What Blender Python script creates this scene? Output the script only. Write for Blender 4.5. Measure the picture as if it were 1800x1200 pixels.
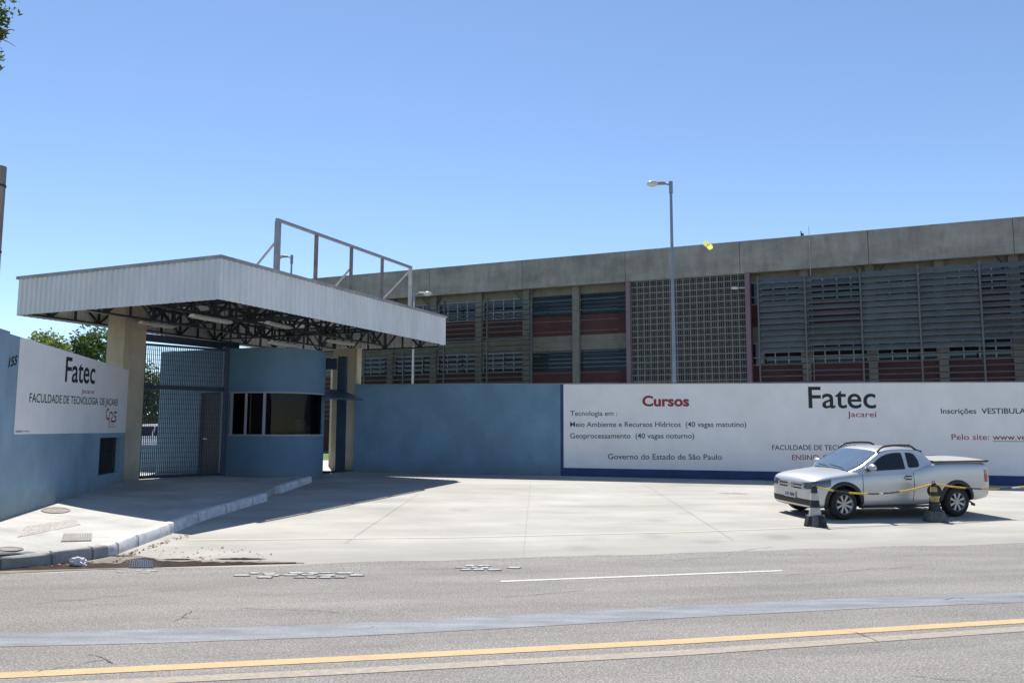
import bpy, bmesh, math, random
from mathutils import Vector, Matrix, noise
from mathutils.bvhtree import BVHTree

for o in list(bpy.data.objects):
    bpy.data.objects.remove(o)
SC = bpy.context.scene
COL = SC.collection
R = random.Random(7)

# ------------------------------------------------------------------ camera
F, PITCH, ROLL, EYE = 1440.0, 0.1085, 0.0028, 1.9
cam = bpy.data.cameras.new('camera')
cam.sensor_width = 36
cam.lens = 36 * F / 1800
cam.clip_end = 3000
camo = bpy.data.objects.new('camera', cam)
COL.objects.link(camo)
CM = Matrix.Rotation(math.pi / 2 + PITCH, 4, 'X') @ Matrix.Rotation(ROLL, 4, 'Z')
CM.translation = Vector((0, 0, EYE))
camo.matrix_world = CM
SC.camera = camo

# ------------------------------------------------------------------ light
SUN = Vector((-0.13, 0.52, 1.0)).normalized()          # towards the sun
w = bpy.data.worlds.new('World')
SC.world = w
w.use_nodes = True
nt = w.node_tree
sky = nt.nodes.new('ShaderNodeTexSky')
sky.sky_type = 'NISHITA'
sky.sun_disc = False
sky.sun_elevation = math.asin(SUN.z)
sky.sun_rotation = math.atan2(SUN.x, SUN.y)
sky.altitude = 900
sky.air_density = .92
sky.dust_density = 0.15
sky.ozone_density = 3.0
nt.links.new(sky.outputs[0], nt.nodes['Background'].inputs[0])
nt.nodes['Background'].inputs[1].default_value = 0.112
sl = bpy.data.lights.new('sun', 'SUN')
sl.energy = 4.6
sl.angle = math.radians(0.53)
sl.color = (1.0, 0.965, 0.90)
so = bpy.data.objects.new('sun', sl)
COL.objects.link(so)
so.rotation_euler = SUN.to_track_quat('Z', 'Y').to_euler()
so.location = SUN * 60
SC.view_settings.view_transform = 'Standard'
SC.view_settings.look = 'None'
SC.view_settings.exposure = 0.63
SC.view_settings.gamma = 1
SC.cycles.max_bounces = 8

# ------------------------------------------------------------------ materials
def hexlin(r, g, b):
    f = lambda c: ((c / 255 + .055) / 1.055) ** 2.4 if c > 10 else c / 255 / 12.92
    return (f(r), f(g), f(b))

def mat(name, col, rough=.7, metal=0., var=.12, scale=3., bump=0., bscale=40., col2=None, spec=.5, fine=0., stretch=(1, 1, 1), coat=0.):
    """plain surface with a soft mottled colour in world space"""
    m = bpy.data.materials.new(name)
    m.use_nodes = True
    n = m.node_tree
    b = n.nodes['Principled BSDF']
    b.inputs['Roughness'].default_value = rough
    b.inputs['Metallic'].default_value = metal
    b.inputs['Specular IOR Level'].default_value = spec
    b.inputs['Coat Weight'].default_value = coat
    b.inputs['Coat Roughness'].default_value = .12
    geo = n.nodes.new('ShaderNodeNewGeometry')
    mp = n.nodes.new('ShaderNodeVectorMath'); mp.operation = 'MULTIPLY'
    mp.inputs[1].default_value = stretch
    n.links.new(geo.outputs['Position'], mp.inputs[0])
    tex = n.nodes.new('ShaderNodeTexNoise')
    tex.inputs['Scale'].default_value = scale
    tex.inputs['Detail'].default_value = 6
    tex.inputs['Roughness'].default_value = .62
    n.links.new(mp.outputs[0], tex.inputs['Vector'])
    mix = n.nodes.new('ShaderNodeMix'); mix.data_type = 'RGBA'
    ramp = n.nodes.new('ShaderNodeMapRange')
    ramp.inputs[1].default_value = .32
    ramp.inputs[2].default_value = .68
    n.links.new(tex.outputs[0], ramp.inputs[0])
    n.links.new(ramp.outputs[0], mix.inputs[0])
    c2 = col2 or tuple(c * (1 - var * 1.6) for c in col)
    c1 = tuple(min(1, c * (1 + var * .6)) for c in col)
    mix.inputs[6].default_value = (*c2, 1)
    mix.inputs[7].default_value = (*c1, 1)
    out = mix.outputs[2]
    if fine:
        t2 = n.nodes.new('ShaderNodeTexNoise')
        t2.inputs['Scale'].default_value = 55
        t2.inputs['Detail'].default_value = 3
        n.links.new(geo.outputs['Position'], t2.inputs['Vector'])
        mr = n.nodes.new('ShaderNodeMapRange')
        mr.inputs[1].default_value = .3; mr.inputs[2].default_value = .7
        mr.inputs[3].default_value = 1 - fine; mr.inputs[4].default_value = 1 + fine
        n.links.new(t2.outputs[0], mr.inputs[0])
        mm = n.nodes.new('ShaderNodeMix'); mm.data_type = 'RGBA'; mm.blend_type = 'MULTIPLY'
        mm.inputs[0].default_value = 1
        n.links.new(out, mm.inputs[6]); n.links.new(mr.outputs[0], mm.inputs[7])
        out = mm.outputs[2]
    n.links.new(out, b.inputs['Base Color'])
    if bump:
        t3 = n.nodes.new('ShaderNodeTexNoise')
        t3.inputs['Scale'].default_value = bscale
        t3.inputs['Detail'].default_value = 4
        n.links.new(geo.outputs['Position'], t3.inputs['Vector'])
        bp = n.nodes.new('ShaderNodeBump')
        bp.inputs['Strength'].default_value = bump
        bp.inputs['Distance'].default_value = .02
        n.links.new(t3.outputs[0], bp.inputs['Height'])
        n.links.new(bp.outputs[0], b.inputs['Normal'])
    return m

def weather(m, amount=.22, zdir=.22, scale=2.6, base_dirt=None):
    """rain streaks, scuffs and splash dirt on an upright painted surface"""
    n = m.node_tree; b = n.nodes['Principled BSDF']
    src = b.inputs['Base Color'].links[0].from_socket
    geo = n.nodes.new('ShaderNodeNewGeometry')
    mp = n.nodes.new('ShaderNodeVectorMath'); mp.operation = 'MULTIPLY'; mp.inputs[1].default_value = (1, 1, zdir)
    n.links.new(geo.outputs['Position'], mp.inputs[0])
    t = n.nodes.new('ShaderNodeTexNoise'); t.inputs['Scale'].default_value = scale; t.inputs['Detail'].default_value = 9; t.inputs['Roughness'].default_value = .7
    n.links.new(mp.outputs[0], t.inputs['Vector'])
    mr = n.nodes.new('ShaderNodeMapRange'); mr.inputs[1].default_value = .40; mr.inputs[2].default_value = .66
    mr.inputs[3].default_value = 1 + amount * .35; mr.inputs[4].default_value = 1 - amount
    n.links.new(t.outputs[0], mr.inputs[0])
    mm = n.nodes.new('ShaderNodeMix'); mm.data_type = 'RGBA'; mm.blend_type = 'MULTIPLY'; mm.inputs[0].default_value = 1
    n.links.new(src, mm.inputs[6]); n.links.new(mr.outputs[0], mm.inputs[7])
    out = mm.outputs[2]
    if base_dirt:
        sp = n.nodes.new('ShaderNodeSeparateXYZ'); n.links.new(geo.outputs['Position'], sp.inputs[0])
        t2 = n.nodes.new('ShaderNodeTexNoise'); t2.inputs['Scale'].default_value = 3; t2.inputs['Detail'].default_value = 8; t2.inputs['Roughness'].default_value = .7
        n.links.new(geo.outputs['Position'], t2.inputs['Vector'])
        ad = n.nodes.new('ShaderNodeMath'); ad.operation = 'MULTIPLY_ADD'; ad.inputs[1].default_value = -.9
        n.links.new(t2.outputs[0], ad.inputs[0]); n.links.new(sp.outputs[2], ad.inputs[2])
        m2 = n.nodes.new('ShaderNodeMapRange'); m2.inputs[1].default_value = base_dirt - .35; m2.inputs[2].default_value = base_dirt + .15
        m2.inputs[3].default_value = .5; m2.inputs[4].default_value = 0
        n.links.new(ad.outputs[0], m2.inputs[0])
        mx = n.nodes.new('ShaderNodeMix'); mx.data_type = 'RGBA'
        n.links.new(m2.outputs[0], mx.inputs[0]); n.links.new(out, mx.inputs[6]); mx.inputs[7].default_value = (.20, .185, .16, 1)
        out = mx.outputs[2]
    n.links.new(out, b.inputs['Base Color'])
    return m

def worn_mat(name, col, under, keep=.5, scale=14., rough=.8):
    """paint with the surface below showing through where it has worn off"""
    m = mat(name, col, rough, var=.08)
    n = m.node_tree
    b = n.nodes['Principled BSDF']
    src = b.inputs['Base Color'].links[0].from_socket
    geo = n.nodes.new('ShaderNodeNewGeometry')
    tex = n.nodes.new('ShaderNodeTexNoise')
    tex.inputs['Scale'].default_value = scale
    tex.inputs['Detail'].default_value = 8
    tex.inputs['Roughness'].default_value = .75
    n.links.new(geo.outputs['Position'], tex.inputs['Vector'])
    mr = n.nodes.new('ShaderNodeMapRange')
    mr.inputs[1].default_value = .5 - .12 + (.5 - keep) * .5
    mr.inputs[2].default_value = .5 + .12 + (.5 - keep) * .5
    n.links.new(tex.outputs[0], mr.inputs[0])
    mx = n.nodes.new('ShaderNodeMix'); mx.data_type = 'RGBA'
    n.links.new(mr.outputs[0], mx.inputs[0])
    mx.inputs[6].default_value = (*under, 1)
    n.links.new(src, mx.inputs[7])
    n.links.new(mx.outputs[2], b.inputs['Base Color'])
    return m

ASPH = (.246, .229, .211)
CONC = (.40, .38, .338)
M = {}
M['asphalt'] = mat('asphalt', ASPH, .85, var=.10, scale=.9, bump=.5, bscale=120, fine=.42, spec=.3, stretch=(.5, 1.6, 1))
def ground_wear(m, spots=.75, spot_scale=.8, track=.10, grain=0.):
    """oil spots, long rubbed tracks along the road and coarse light stones"""
    n = m.node_tree; b = n.nodes['Principled BSDF']
    out = b.inputs['Base Color'].links[0].from_socket
    geo = n.nodes.new('ShaderNodeNewGeometry')
    rot = n.nodes.new('ShaderNodeVectorRotate'); rot.rotation_type = 'Z_AXIS'; rot.inputs['Angle'].default_value = math.radians(-12)
    n.links.new(geo.outputs['Position'], rot.inputs['Vector'])
    def mul(sock):
        nonlocal out
        mm = n.nodes.new('ShaderNodeMix'); mm.data_type = 'RGBA'; mm.blend_type = 'MULTIPLY'; mm.inputs[0].default_value = 1
        n.links.new(out, mm.inputs[6]); n.links.new(sock, mm.inputs[7]); out = mm.outputs[2]
    def rng(sock, a, c, lo, hi):
        mr = n.nodes.new('ShaderNodeMapRange'); mr.interpolation_type = 'SMOOTHSTEP'
        for i, v in zip((1, 2, 3, 4), (a, c, lo, hi)): mr.inputs[i].default_value = v
        n.links.new(sock, mr.inputs[0]); return mr.outputs[0]
    wob = n.nodes.new('ShaderNodeTexNoise'); wob.inputs['Scale'].default_value = 2.2; wob.inputs['Detail'].default_value = 5
    n.links.new(geo.outputs['Position'], wob.inputs['Vector'])
    ad = n.nodes.new('ShaderNodeVectorMath'); ad.operation = 'MULTIPLY_ADD'; ad.inputs[1].default_value = (.5, .5, .5)
    n.links.new(wob.outputs['Color'], ad.inputs[0]); n.links.new(geo.outputs['Position'], ad.inputs[2])
    vo = n.nodes.new('ShaderNodeTexVoronoi'); vo.inputs['Scale'].default_value = spot_scale; vo.inputs['Randomness'].default_value = 1
    n.links.new(ad.outputs[0], vo.inputs['Vector'])
    mul(rng(vo.outputs['Distance'], .03, .22, spots, 1.0))
    mp = n.nodes.new('ShaderNodeVectorMath'); mp.operation = 'MULTIPLY'; mp.inputs[1].default_value = (.10, 1.3, 1)
    n.links.new(rot.outputs[0], mp.inputs[0])
    tr = n.nodes.new('ShaderNodeTexNoise'); tr.inputs['Scale'].default_value = 1.0; tr.inputs['Detail'].default_value = 7; tr.inputs['Roughness'].default_value = .6
    n.links.new(mp.outputs[0], tr.inputs['Vector'])
    mul(rng(tr.outputs[0], .36, .64, 1 - track, 1 + track * .6))
    if grain:
        g = n.nodes.new('ShaderNodeTexVoronoi'); g.inputs['Scale'].default_value = 46
        n.links.new(geo.outputs['Position'], g.inputs['Vector'])
        mul(rng(g.outputs['Distance'], .12, .55, 1 + grain, 1 - grain * .35))
    n.links.new(out, b.inputs['Base Color'])
M['concrete'] = mat('concrete', CONC, .85, var=.15, scale=.55, bump=.15, bscale=60, fine=.07, spec=.3, stretch=(.6, 1.2, 1))
def add_silt(m, col, v0, v1):
    """grit washed down to the gutter: a mask measured from the road edge"""
    n = m.node_tree; b = n.nodes['Principled BSDF']
    src = b.inputs['Base Color'].links[0].from_socket
    geo = n.nodes.new('ShaderNodeNewGeometry')
    dt = n.nodes.new('ShaderNodeVectorMath'); dt.operation = 'DOT_PRODUCT'
    dt.inputs[1].default_value = (-math.sin(math.radians(12)), math.cos(math.radians(12)), 0)
    n.links.new(geo.outputs['Position'], dt.inputs[0])
    tex = n.nodes.new('ShaderNodeTexNoise'); tex.inputs['Scale'].default_value = 1.1; tex.inputs['Detail'].default_value = 7
    tex.inputs['Roughness'].default_value = .65
    n.links.new(geo.outputs['Position'], tex.inputs['Vector'])
    ad = n.nodes.new('ShaderNodeMath'); ad.operation = 'MULTIPLY_ADD'; ad.inputs[1].default_value = 3.2
    n.links.new(tex.outputs[0], ad.inputs[0]); n.links.new(dt.outputs['Value'], ad.inputs[2])
    mr = n.nodes.new('ShaderNodeMapRange'); mr.interpolation_type = 'SMOOTHSTEP'
    base = 12.4 * math.cos(math.radians(12)) + 1.6
    mr.inputs[1].default_value = base + v0; mr.inputs[2].default_value = base + v1
    mr.inputs[3].default_value = .85; mr.inputs[4].default_value = 0
    n.links.new(ad.outputs[0], mr.inputs[0])
    mx = n.nodes.new('ShaderNodeMix'); mx.data_type = 'RGBA'
    n.links.new(mr.outputs[0], mx.inputs[0]); n.links.new(src, mx.inputs[6]); mx.inputs[7].default_value = (*col, 1)
    n.links.new(mx.outputs[2], b.inputs['Base Color'])
add_silt(M['concrete'], (.30, .285, .255), -.3, 2.6)
ground_wear(M['concrete'], .84, .55, .07)
ground_wear(M['asphalt'], .80, .42, .10, .34)
M['sidewalk'] = mat('sidewalk_concrete', (.46, .445, .41), .88, var=.16, scale=1.1, bump=.2, bscale=50, fine=.1, spec=.3)
M['yard'] = mat('yard_concrete', (.5, .49, .45), .9, var=.1, scale=.4)
M['earth'] = mat('earth', (.2, .19, .13), .95, var=.3, scale=.3)
M['grass'] = mat('grass', (.08, .15, .03), .9, var=.3, scale=2)
M['kerb'] = mat('kerb_concrete', (.33, .32, .30), .9, var=.2, scale=5, bump=.3, bscale=30)
M['kerbwhite'] = worn_mat('whitewashed_kerb', (.68, .67, .66), (.36, .35, .33), .72, 6)
M['yellow'] = worn_mat('yellow_road_paint', (.50, .34, .17), ASPH, .74, 22)
M['yellow_worn'] = worn_mat('worn_yellow_road_paint', (.44, .325, .20), ASPH, .40, 16)
M['yellow_faint'] = worn_mat('faded_yellow_paint', (.50, .43, .31), CONC, .38, 5)
M['white_line'] = worn_mat('white_road_paint', (.56, .55, .53), ASPH, .7, 20)
M['seal'] = mat('sealed_asphalt_strip', (.215, .222, .238), .72, var=.22, scale=3.5, bump=.25, bscale=70, fine=.22, spec=.4, stretch=(.35, 1.6, 1))  # blue of the reflected sky put into the base colour
M['dark_joint'] = mat('joint_filler', (.31, .29, .26), .9, var=.3, scale=6)
M['wet'] = mat('wet_dirt', (.05, .03, .02), .3, var=.4, scale=6, spec=.25, bump=.4, bscale=25)
M['damp'] = mat('damp_silt', (.17, .14, .11), .6, var=.25, scale=4)
M['cobble'] = mat('cobble_stone', (.42, .41, .40), .8, var=.25, scale=5, bump=.3, bscale=30)
M['patchdark'] = mat('broken_asphalt_bed', (.15, .14, .13), .95, var=.3, scale=12)
M['leaf_litter'] = mat('dry_leaves', (.28, .14, .06), .9, var=.5, scale=30)
M['blue'] = mat('blue_wall_paint', (.165, .285, .385),   .7, var=.13, scale=.55, bump=.25, bscale=26, fine=.05, spec=.25)
M['blue2'] = mat('booth_blue_paint', (.125, .225, .31), .62, var=.06, scale=1.1, bump=.2, bscale=30, spec=.3)
M['blue_pale'] = mat('pale_blue_wall_paint', (.25, .37, .455), .7, var=.12, scale=.55, bump=.25, bscale=26, fine=.05, spec=.25)
M['white_paint'] = mat('white_wall_paint', (.83, .80, .775), .8, var=.03, scale=1.2, bump=.25, bscale=26, spec=.25)
M['navy'] = mat('navy_paint', (.028, .055, .15), .7, var=.2, scale=2)
M['navy_metal'] = mat('navy_metal', (.022, .045, .085), .5, var=.2, scale=4)
M['gate_metal'] = mat('gate_blue_metal', (.022, .036, .058), .7, var=.15, scale=4)
M['beige'] = mat('beige_plaster', (.46, .40, .30), .85, var=.10, scale=1.3, bump=.2, bscale=30)
M['sheet'] = mat('white_metal_sheet', (.76, .76, .76), .5, var=.05, scale=.9, spec=.4, stretch=(1, 1, .25))
M['flash'] = mat('grey_flashing', (.36, .36, .36), .55, var=.2, scale=3)
M['truss'] = mat('dark_truss_steel', (.035, .042, .05), .5, var=.2, scale=4)
M['roofunder'] = mat('roof_sheet', (.33, .33, .33), .55, var=.08)
M['tube_white'] = mat('lamp_white', (.9, .9, .87), .45, var=.03)
M['gantry'] = mat('grey_painted_tube', (.30, .31, .34), .5, var=.12, scale=4)
M['gantry_rust'] = mat('rusty_primer_tube', (.22, .18, .17), .6, var=.25, scale=4)
M['gantry_pale'] = mat('pale_tube', (.52, .49, .46), .55, var=.15, scale=4)
M['fascia'] = mat('raw_concrete_fascia', (.29, .275, .245), .9, var=.18, scale=.5, bump=.15, bscale=14, fine=.04, stretch=(1, 1, 2.2))
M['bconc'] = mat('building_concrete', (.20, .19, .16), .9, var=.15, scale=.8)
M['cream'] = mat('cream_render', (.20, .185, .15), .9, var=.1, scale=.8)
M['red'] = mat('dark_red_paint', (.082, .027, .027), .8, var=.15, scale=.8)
M['purple'] = mat('mauve_paint', (.21, .135, .16), .8, var=.08, scale=1)
M['louvre'] = mat('grey_green_louvre', (.108, .12, .116), .6, var=.12, scale=2)
M['slat'] = mat('grey_thin_slat', (.105, .11, .105), .6, var=.12, scale=2)
M['winframe'] = mat('white_window_frame', (.33, .34, .35), .5, var=.05)
M['glass_dark'] = mat('dark_window_glass', (.018, .022, .028), .08, var=.3, scale=.6, spec=.6)
M['glass_teal'] = mat('louvre_glass', (.022, .032, .036), .4, var=.3, scale=.7, spec=.35)
M['lattice'] = mat('breeze_block', (.185, .178, .165), .9, var=.12, scale=2)
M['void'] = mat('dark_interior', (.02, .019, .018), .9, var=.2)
M['brown'] = mat('brown_door', (.045, .03, .024), .6, var=.2, scale=3, stretch=(3, 3, .5))
M['ink'] = mat('black_sign_paint', (.022, .022, .026), .7, var=.1)
M['ink_blue'] = mat('slate_sign_paint', (.032, .056, .095), .7, var=.1)
M['ink_red'] = mat('red_sign_paint', (.30, .035, .04), .7, var=.12)
M['ink_grey'] = mat('grey_sign_paint', (.28, .28, .29), .7, var=.1)
M['pole'] = mat('grey_lamp_pole', (.22, .25, .30), .5, var=.1)
M['lamp_grey'] = mat('cast_lamp_body', (.20, .21, .23), .5, var=.1)
M['lamp_lens'] = mat('lamp_lens', (.55, .53, .48), .25, var=.08)
M['wood'] = mat('weathered_post', (.30, .25, .22), .9, var=.3, scale=5, stretch=(3, 3, .3), bump=.3)
M['cable'] = mat('dark_cable', (.03, .022, .035), .6, var=.1)
M['bark'] = mat('bark', (.14, .10, .07), .95, var=.3, scale=8, bump=.5, bscale=20)
def leafmat(name, c, c2):
    m = mat(name, c, .6, var=.2, scale=1.6, col2=c2, spec=.3)
    n = m.node_tree
    b = n.nodes['Principled BSDF']
    tr = n.nodes.new('ShaderNodeBsdfTranslucent')
    n.links.new(b.inputs['Base Color'].links[0].from_socket, tr.inputs['Color'])
    mx = n.nodes.new('ShaderNodeMixShader'); mx.inputs[0].default_value = .35
    o = n.nodes['Material Output']
    n.links.new(b.outputs[0], mx.inputs[1]); n.links.new(tr.outputs[0], mx.inputs[2])
    n.links.new(mx.outputs[0], o.inputs['Surface'])
    return m
M['leaf'] = leafmat('leaf_green', (.10, .16, .035), (.045, .085, .022))
M['leaf_pale'] = leafmat('leaf_pale_green', (.24, .30, .075), (.09, .14, .035))
M['paint'] = mat('silver_car_paint', (.55, .55, .55), .32, metal=.45, var=.02, coat=.5)
M['black_trim'] = mat('black_plastic_trim', (.022, .022, .023), .55, var=.1, scale=8)
M['tyre'] = mat('tyre_rubber', (.018, .018, .018), .8, var=.2, scale=8)
M['alloy'] = mat('wheel_alloy', (.42, .41, .41), .38, metal=.6, var=.05)
M['car_glass'] = mat('tinted_car_glass', (.012, .013, .015), .05, var=.05, spec=.5)
M['windscreen'] = mat('windscreen_glass', (.10, .145, .20), .05, var=.1, spec=.6)
M['lens_clear'] = mat('headlight_lens', (.13, .13, .15), .12, metal=.3, var=.2, scale=20, coat=1.)
M['lens_red'] = mat('tail_light_lens', (.45, .02, .02), .15, var=.1, coat=1.)
M['chrome'] = mat('chrome', (.62, .62, .63), .2, metal=.9, var=.03)
M['plate'] = mat('licence_plate', (.62, .62, .60), .45, var=.05)
M['tonneau'] = mat('pale_tonneau_vinyl', (.34, .325, .305), .6, var=.05)
M['carwhite'] = mat('white_car_paint', (.75, .76, .78), .35, var=.02, coat=.6)
M['cone_black'] = mat('black_cone_rubber', (.03, .032, .034), .7, var=.3, scale=9)
M['cone_white'] = mat('dirty_white_band', (.52, .48, .43), .7, var=.15, scale=9)
M['cone_yellow'] = mat('dirty_yellow_band', (.50, .36, .11), .7, var=.25, scale=9)
M['cone_grey'] = mat('dusty_base', (.13, .125, .12), .85, var=.25, scale=10)
M['ch_yellow'] = mat('yellow_chain', (.75, .50, .06), .5, var=.08)
M['ch_black'] = mat('black_chain', (.03, .03, .03), .5, var=.08)
M['ch_white'] = mat('white_chain', (.70, .70, .68), .5, var=.05)
M['iron'] = mat('cast_iron', (.24, .205, .185), .7, var=.25, scale=9)
M['steel'] = mat('wet_steel_grate', (.30, .38, .52), .22, metal=.9, var=.1, scale=9)
M['bag'] = mat('white_plastic_bag', (.66, .64, .63), .4, var=.1, scale=20)
M['butterfly'] = leafmat('yellow_wing', (.95, .93, .50), (.93, .90, .42))
M['butterfly'].node_tree.nodes['Mix Shader'].inputs[0].default_value = .7
def clear_glass(name, tint, gloss=.12):
    m = bpy.data.materials.new(name); m.use_nodes = True
    n = m.node_tree; n.nodes.remove(n.nodes['Principled BSDF'])
    t = n.nodes.new('ShaderNodeBsdfTransparent'); t.inputs[0].default_value = (*tint, 1)
    g = n.nodes.new('ShaderNodeBsdfGlossy'); g.inputs['Roughness'].default_value = .03
    g.inputs['Color'].default_value = (.5, .5, .5, 1)
    x = n.nodes.new('ShaderNodeMixShader'); x.inputs[0].default_value = gloss
    n.links.new(t.outputs[0], x.inputs[1]); n.links.new(g.outputs[0], x.inputs[2])
    n.links.new(x.outputs[0], n.nodes['Material Output'].inputs['Surface'])
    return m
M['booth_glass'] = clear_glass('tinted_booth_glass', (.42, .44, .45), .022)
for k_, a_, d_ in (('blue', .11, .35), ('blue_pale', .11, .35), ('blue2', .08, .4), ('white_paint', .05, None), ('fascia', .20, None), ('beige', .14, .45), ('sheet', .09, None), ('navy', .2, None), ('cream', .2, None), ('red', .2, None)):
    weather(M[k_], a_, .25 if k_ in ('fascia', 'sheet', 'beige') else .65, base_dirt=d_, scale=2.6 if k_ in ('fascia', 'sheet', 'beige') else 1.3)
M['brick'] = mat('red_brick_wall', (.26, .075, .05), .9, var=.2, scale=3)

# ------------------------------------------------------------------ mesh builder
class MB:
    def __init__(self):
        self.v = []; self.f = []; self.mi = []; self.cur = 0
    def add(self, vs, fs):
        k = len(self.v)
        self.v += [Vector(p) for p in vs]
        for q in fs:
            self.f.append([i + k for i in q]); self.mi.append(self.cur)
        return self
    def hexa(self, lo, hi):
        """4 bottom points, 4 top points, both anticlockwise seen from above"""
        return self.add(list(lo) + list(hi), [(3, 2, 1, 0), (4, 5, 6, 7), (0, 1, 5, 4), (1, 2, 6, 5), (2, 3, 7, 6), (3, 0, 4, 7)])
    def box(self, o, ax, ay, az):
        o, ax, ay, az = Vector(o), Vector(ax), Vector(ay), Vector(az)
        return self.hexa([o, o + ax, o + ax + ay, o + ay], [o + az, o + ax + az, o + ax + ay + az, o + ay + az])
    def cbox(self, c, ax, ay, az):
        ax, ay, az = Vector(ax), Vector(ay), Vector(az)
        return self.box(Vector(c) - (ax + ay + az) / 2, ax, ay, az)
    def bar(self, p, q, w, h, up=(0, 0, 1)):
        p, q = Vector(p), Vector(q)
        d = q - p
        s = d.cross(Vector(up))
        if s.length < 1e-6:
            s = d.cross(Vector((1, 0, 0)))
        s.normalize(); u = s.cross(d).normalized()
        return self.box(p - s * w / 2 - u * h / 2, s * w, d, u * h)
    def tube(self, pts, r, n=8, caps=True):
        pts = [Vector(p) for p in pts]
        rs = r if isinstance(r, (list, tuple)) else [r] * len(pts)
        rings = []
        ref = None
        for i, p in enumerate(pts):
            d = (pts[min(i + 1, len(pts) - 1)] - pts[max(i - 1, 0)]).normalized()
            if ref is None or abs(ref.dot(d)) > .95:
                ref = Vector((0, 0, 1)) if abs(d.z) < .9 else Vector((1, 0, 0))
            s = d.cross(ref).normalized(); u = s.cross(d)
            rings.append([p + (s * math.cos(a) + u * math.sin(a)) * rs[i] for a in [2 * math.pi * k / n for k in range(n)]])
        vs = [q for rg in rings for q in rg]
        fs = []
        for i in range(len(pts) - 1):
            for k in range(n):
                a = i * n + k; b = i * n + (k + 1) % n
                fs.append((a, b, b + n, a + n))
        if caps:
            fs.append(tuple(range(n))[::-1]); fs.append(tuple(range((len(pts) - 1) * n, len(pts) * n)))
        return self.add(vs, fs)
    def lathe(self, prof, c=(0, 0, 0), axis='Z', n=24, a0=0., a1=2 * math.pi):
        """prof: list of (radius, height)"""
        c = Vector(c)
        full = abs(a1 - a0 - 2 * math.pi) < 1e-6
        m = n if full else n + 1
        vs = []
        for r, h in prof:
            for k in range(m):
                t = a0 + (a1 - a0) * k / n
                x, y = r * math.cos(t), r * math.sin(t)
                vs.append(c + (Vector((x, y, h)) if axis == 'Z' else Vector((x, h, y))))
        fs = []
        for i in range(len(prof) - 1):
            for k in range(n if full else m - 1):
                a = i * m + k; b = i * m + (k + 1) % m
                fs.append((a, b, b + m, a + m) if axis == 'Z' else (a, a + m, b + m, b))
        return self.add(vs, fs)
    def grid(self, rows):
        n = len(rows[0])
        vs = [p for r in rows for p in r]
        fs = []
        for i in range(len(rows) - 1):
            for k in range(n - 1):
                a = i * n + k
                fs.append((a, a + 1, a + 1 + n, a + n))
        return self.add(vs, fs)
    def poly(self, pts):
        return self.add(pts, [tuple(range(len(pts)))])
    def prism(self, pts, d):
        d = Vector(d); n = len(pts)
        pts = [Vector(p) for p in pts]
        vs = pts + [p + d for p in pts]
        fs = [tuple(range(n))[::-1], tuple(range(n, 2 * n))] + [(i, (i + 1) % n, (i + 1) % n + n, i + n) for i in range(n)]
        return self.add(vs, fs)
    def mesh(self, name, mats, smooth=False, fix=True):
        me = bpy.data.meshes.new(name)
        me.from_pydata([tuple(p) for p in self.v], [], self.f)
        for m in (mats if isinstance(mats, (list, tuple)) else [mats]):
            me.materials.append(m)
        for p, i in zip(me.polygons, self.mi):
            p.material_index = i
        if fix:
            bm = bmesh.new(); bm.from_mesh(me)
            bmesh.ops.recalc_face_normals(bm, faces=bm.faces)
            bm.to_mesh(me); bm.free()
        if smooth:
            for p in me.polygons:
                p.use_smooth = True
            me.set_sharp_from_angle(angle=math.radians(40))
        return me
    def build(self, name, mats, parent=None, origin=None, smooth=False, fix=True):
        off = worldloc(parent) if parent else Vector((0, 0, 0))
        if origin is not None:
            off = off + (Vector(origin) - off)
        me = self.mesh(name, mats, smooth, fix)
        return link(name, me, parent, off)

def link(name, me, parent=None, off=Vector((0, 0, 0))):
    me.transform(Matrix.Translation(-off))
    o = bpy.data.objects.new(name, me)
    COL.objects.link(o)
    if parent:
        o.parent = parent
        o.location = off - worldloc(parent)
    else:
        o.location = off
    return o

def worldloc(o):
    p = Vector((0, 0, 0))
    while o:
        p = p + o.location; o = o.parent
    return p

def empty(name, loc):
    o = bpy.data.objects.new(name, None)
    o.empty_display_size = .3
    COL.objects.link(o); o.location = loc
    return o

def tag(o, label, cat, group=None, kind=None):
    if label: o['label'] = label
    if cat: o['category'] = cat
    if group: o['group'] = group
    if kind: o['kind'] = kind
    return o

def structure(o, stuff=False):
    o['kind'] = 'stuff' if stuff else 'structure'
    return o

def copy_tree(o, parent=None):
    c = o.copy(); COL.objects.link(c)
    c.parent = parent
    for ch in [x for x in bpy.data.objects if x.parent == o]:
        copy_tree(ch, c)
    return c

# ------------------------------------------------------------------ where things stand: sight lines met with real planes
RM = CM.to_3x3()
EP = Vector((0, 0, EYE))
def ray(px, py):
    return (RM @ Vector(((px - 900) / F, -(py - 600) / F, -1))).normalized()
RU = Vector((math.cos(math.radians(12)), math.sin(math.radians(12)), 0))     # along the road
RV = Vector((-RU.y, RU.x, 0))                                               # from the road to the campus
REDGE = Vector((0, 12.4, 0))
def gv(p): return (Vector((p[0], p[1], 0)) - REDGE).dot(RV)
def zg(p): return .038 * min(max(gv(p), 0), 16)
def uv(u, v, z=None):
    p = REDGE + RU * u + RV * v
    p.z = zg(p) if z is None else z
    return p
def ground(px, py, lift=0.):
    d = ray(px, py); a, b = 2., 400.
    f = lambda t: (EP + d * t).z - zg(EP + d * t) - lift
    for _ in range(60):
        m = (a + b) / 2
        if f(m) > 0: a = m
        else: b = m
    return EP + d * a
def at_depth(px, py, Y):
    d = ray(px, py)
    return EP + d * (Y / d.y)
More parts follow.
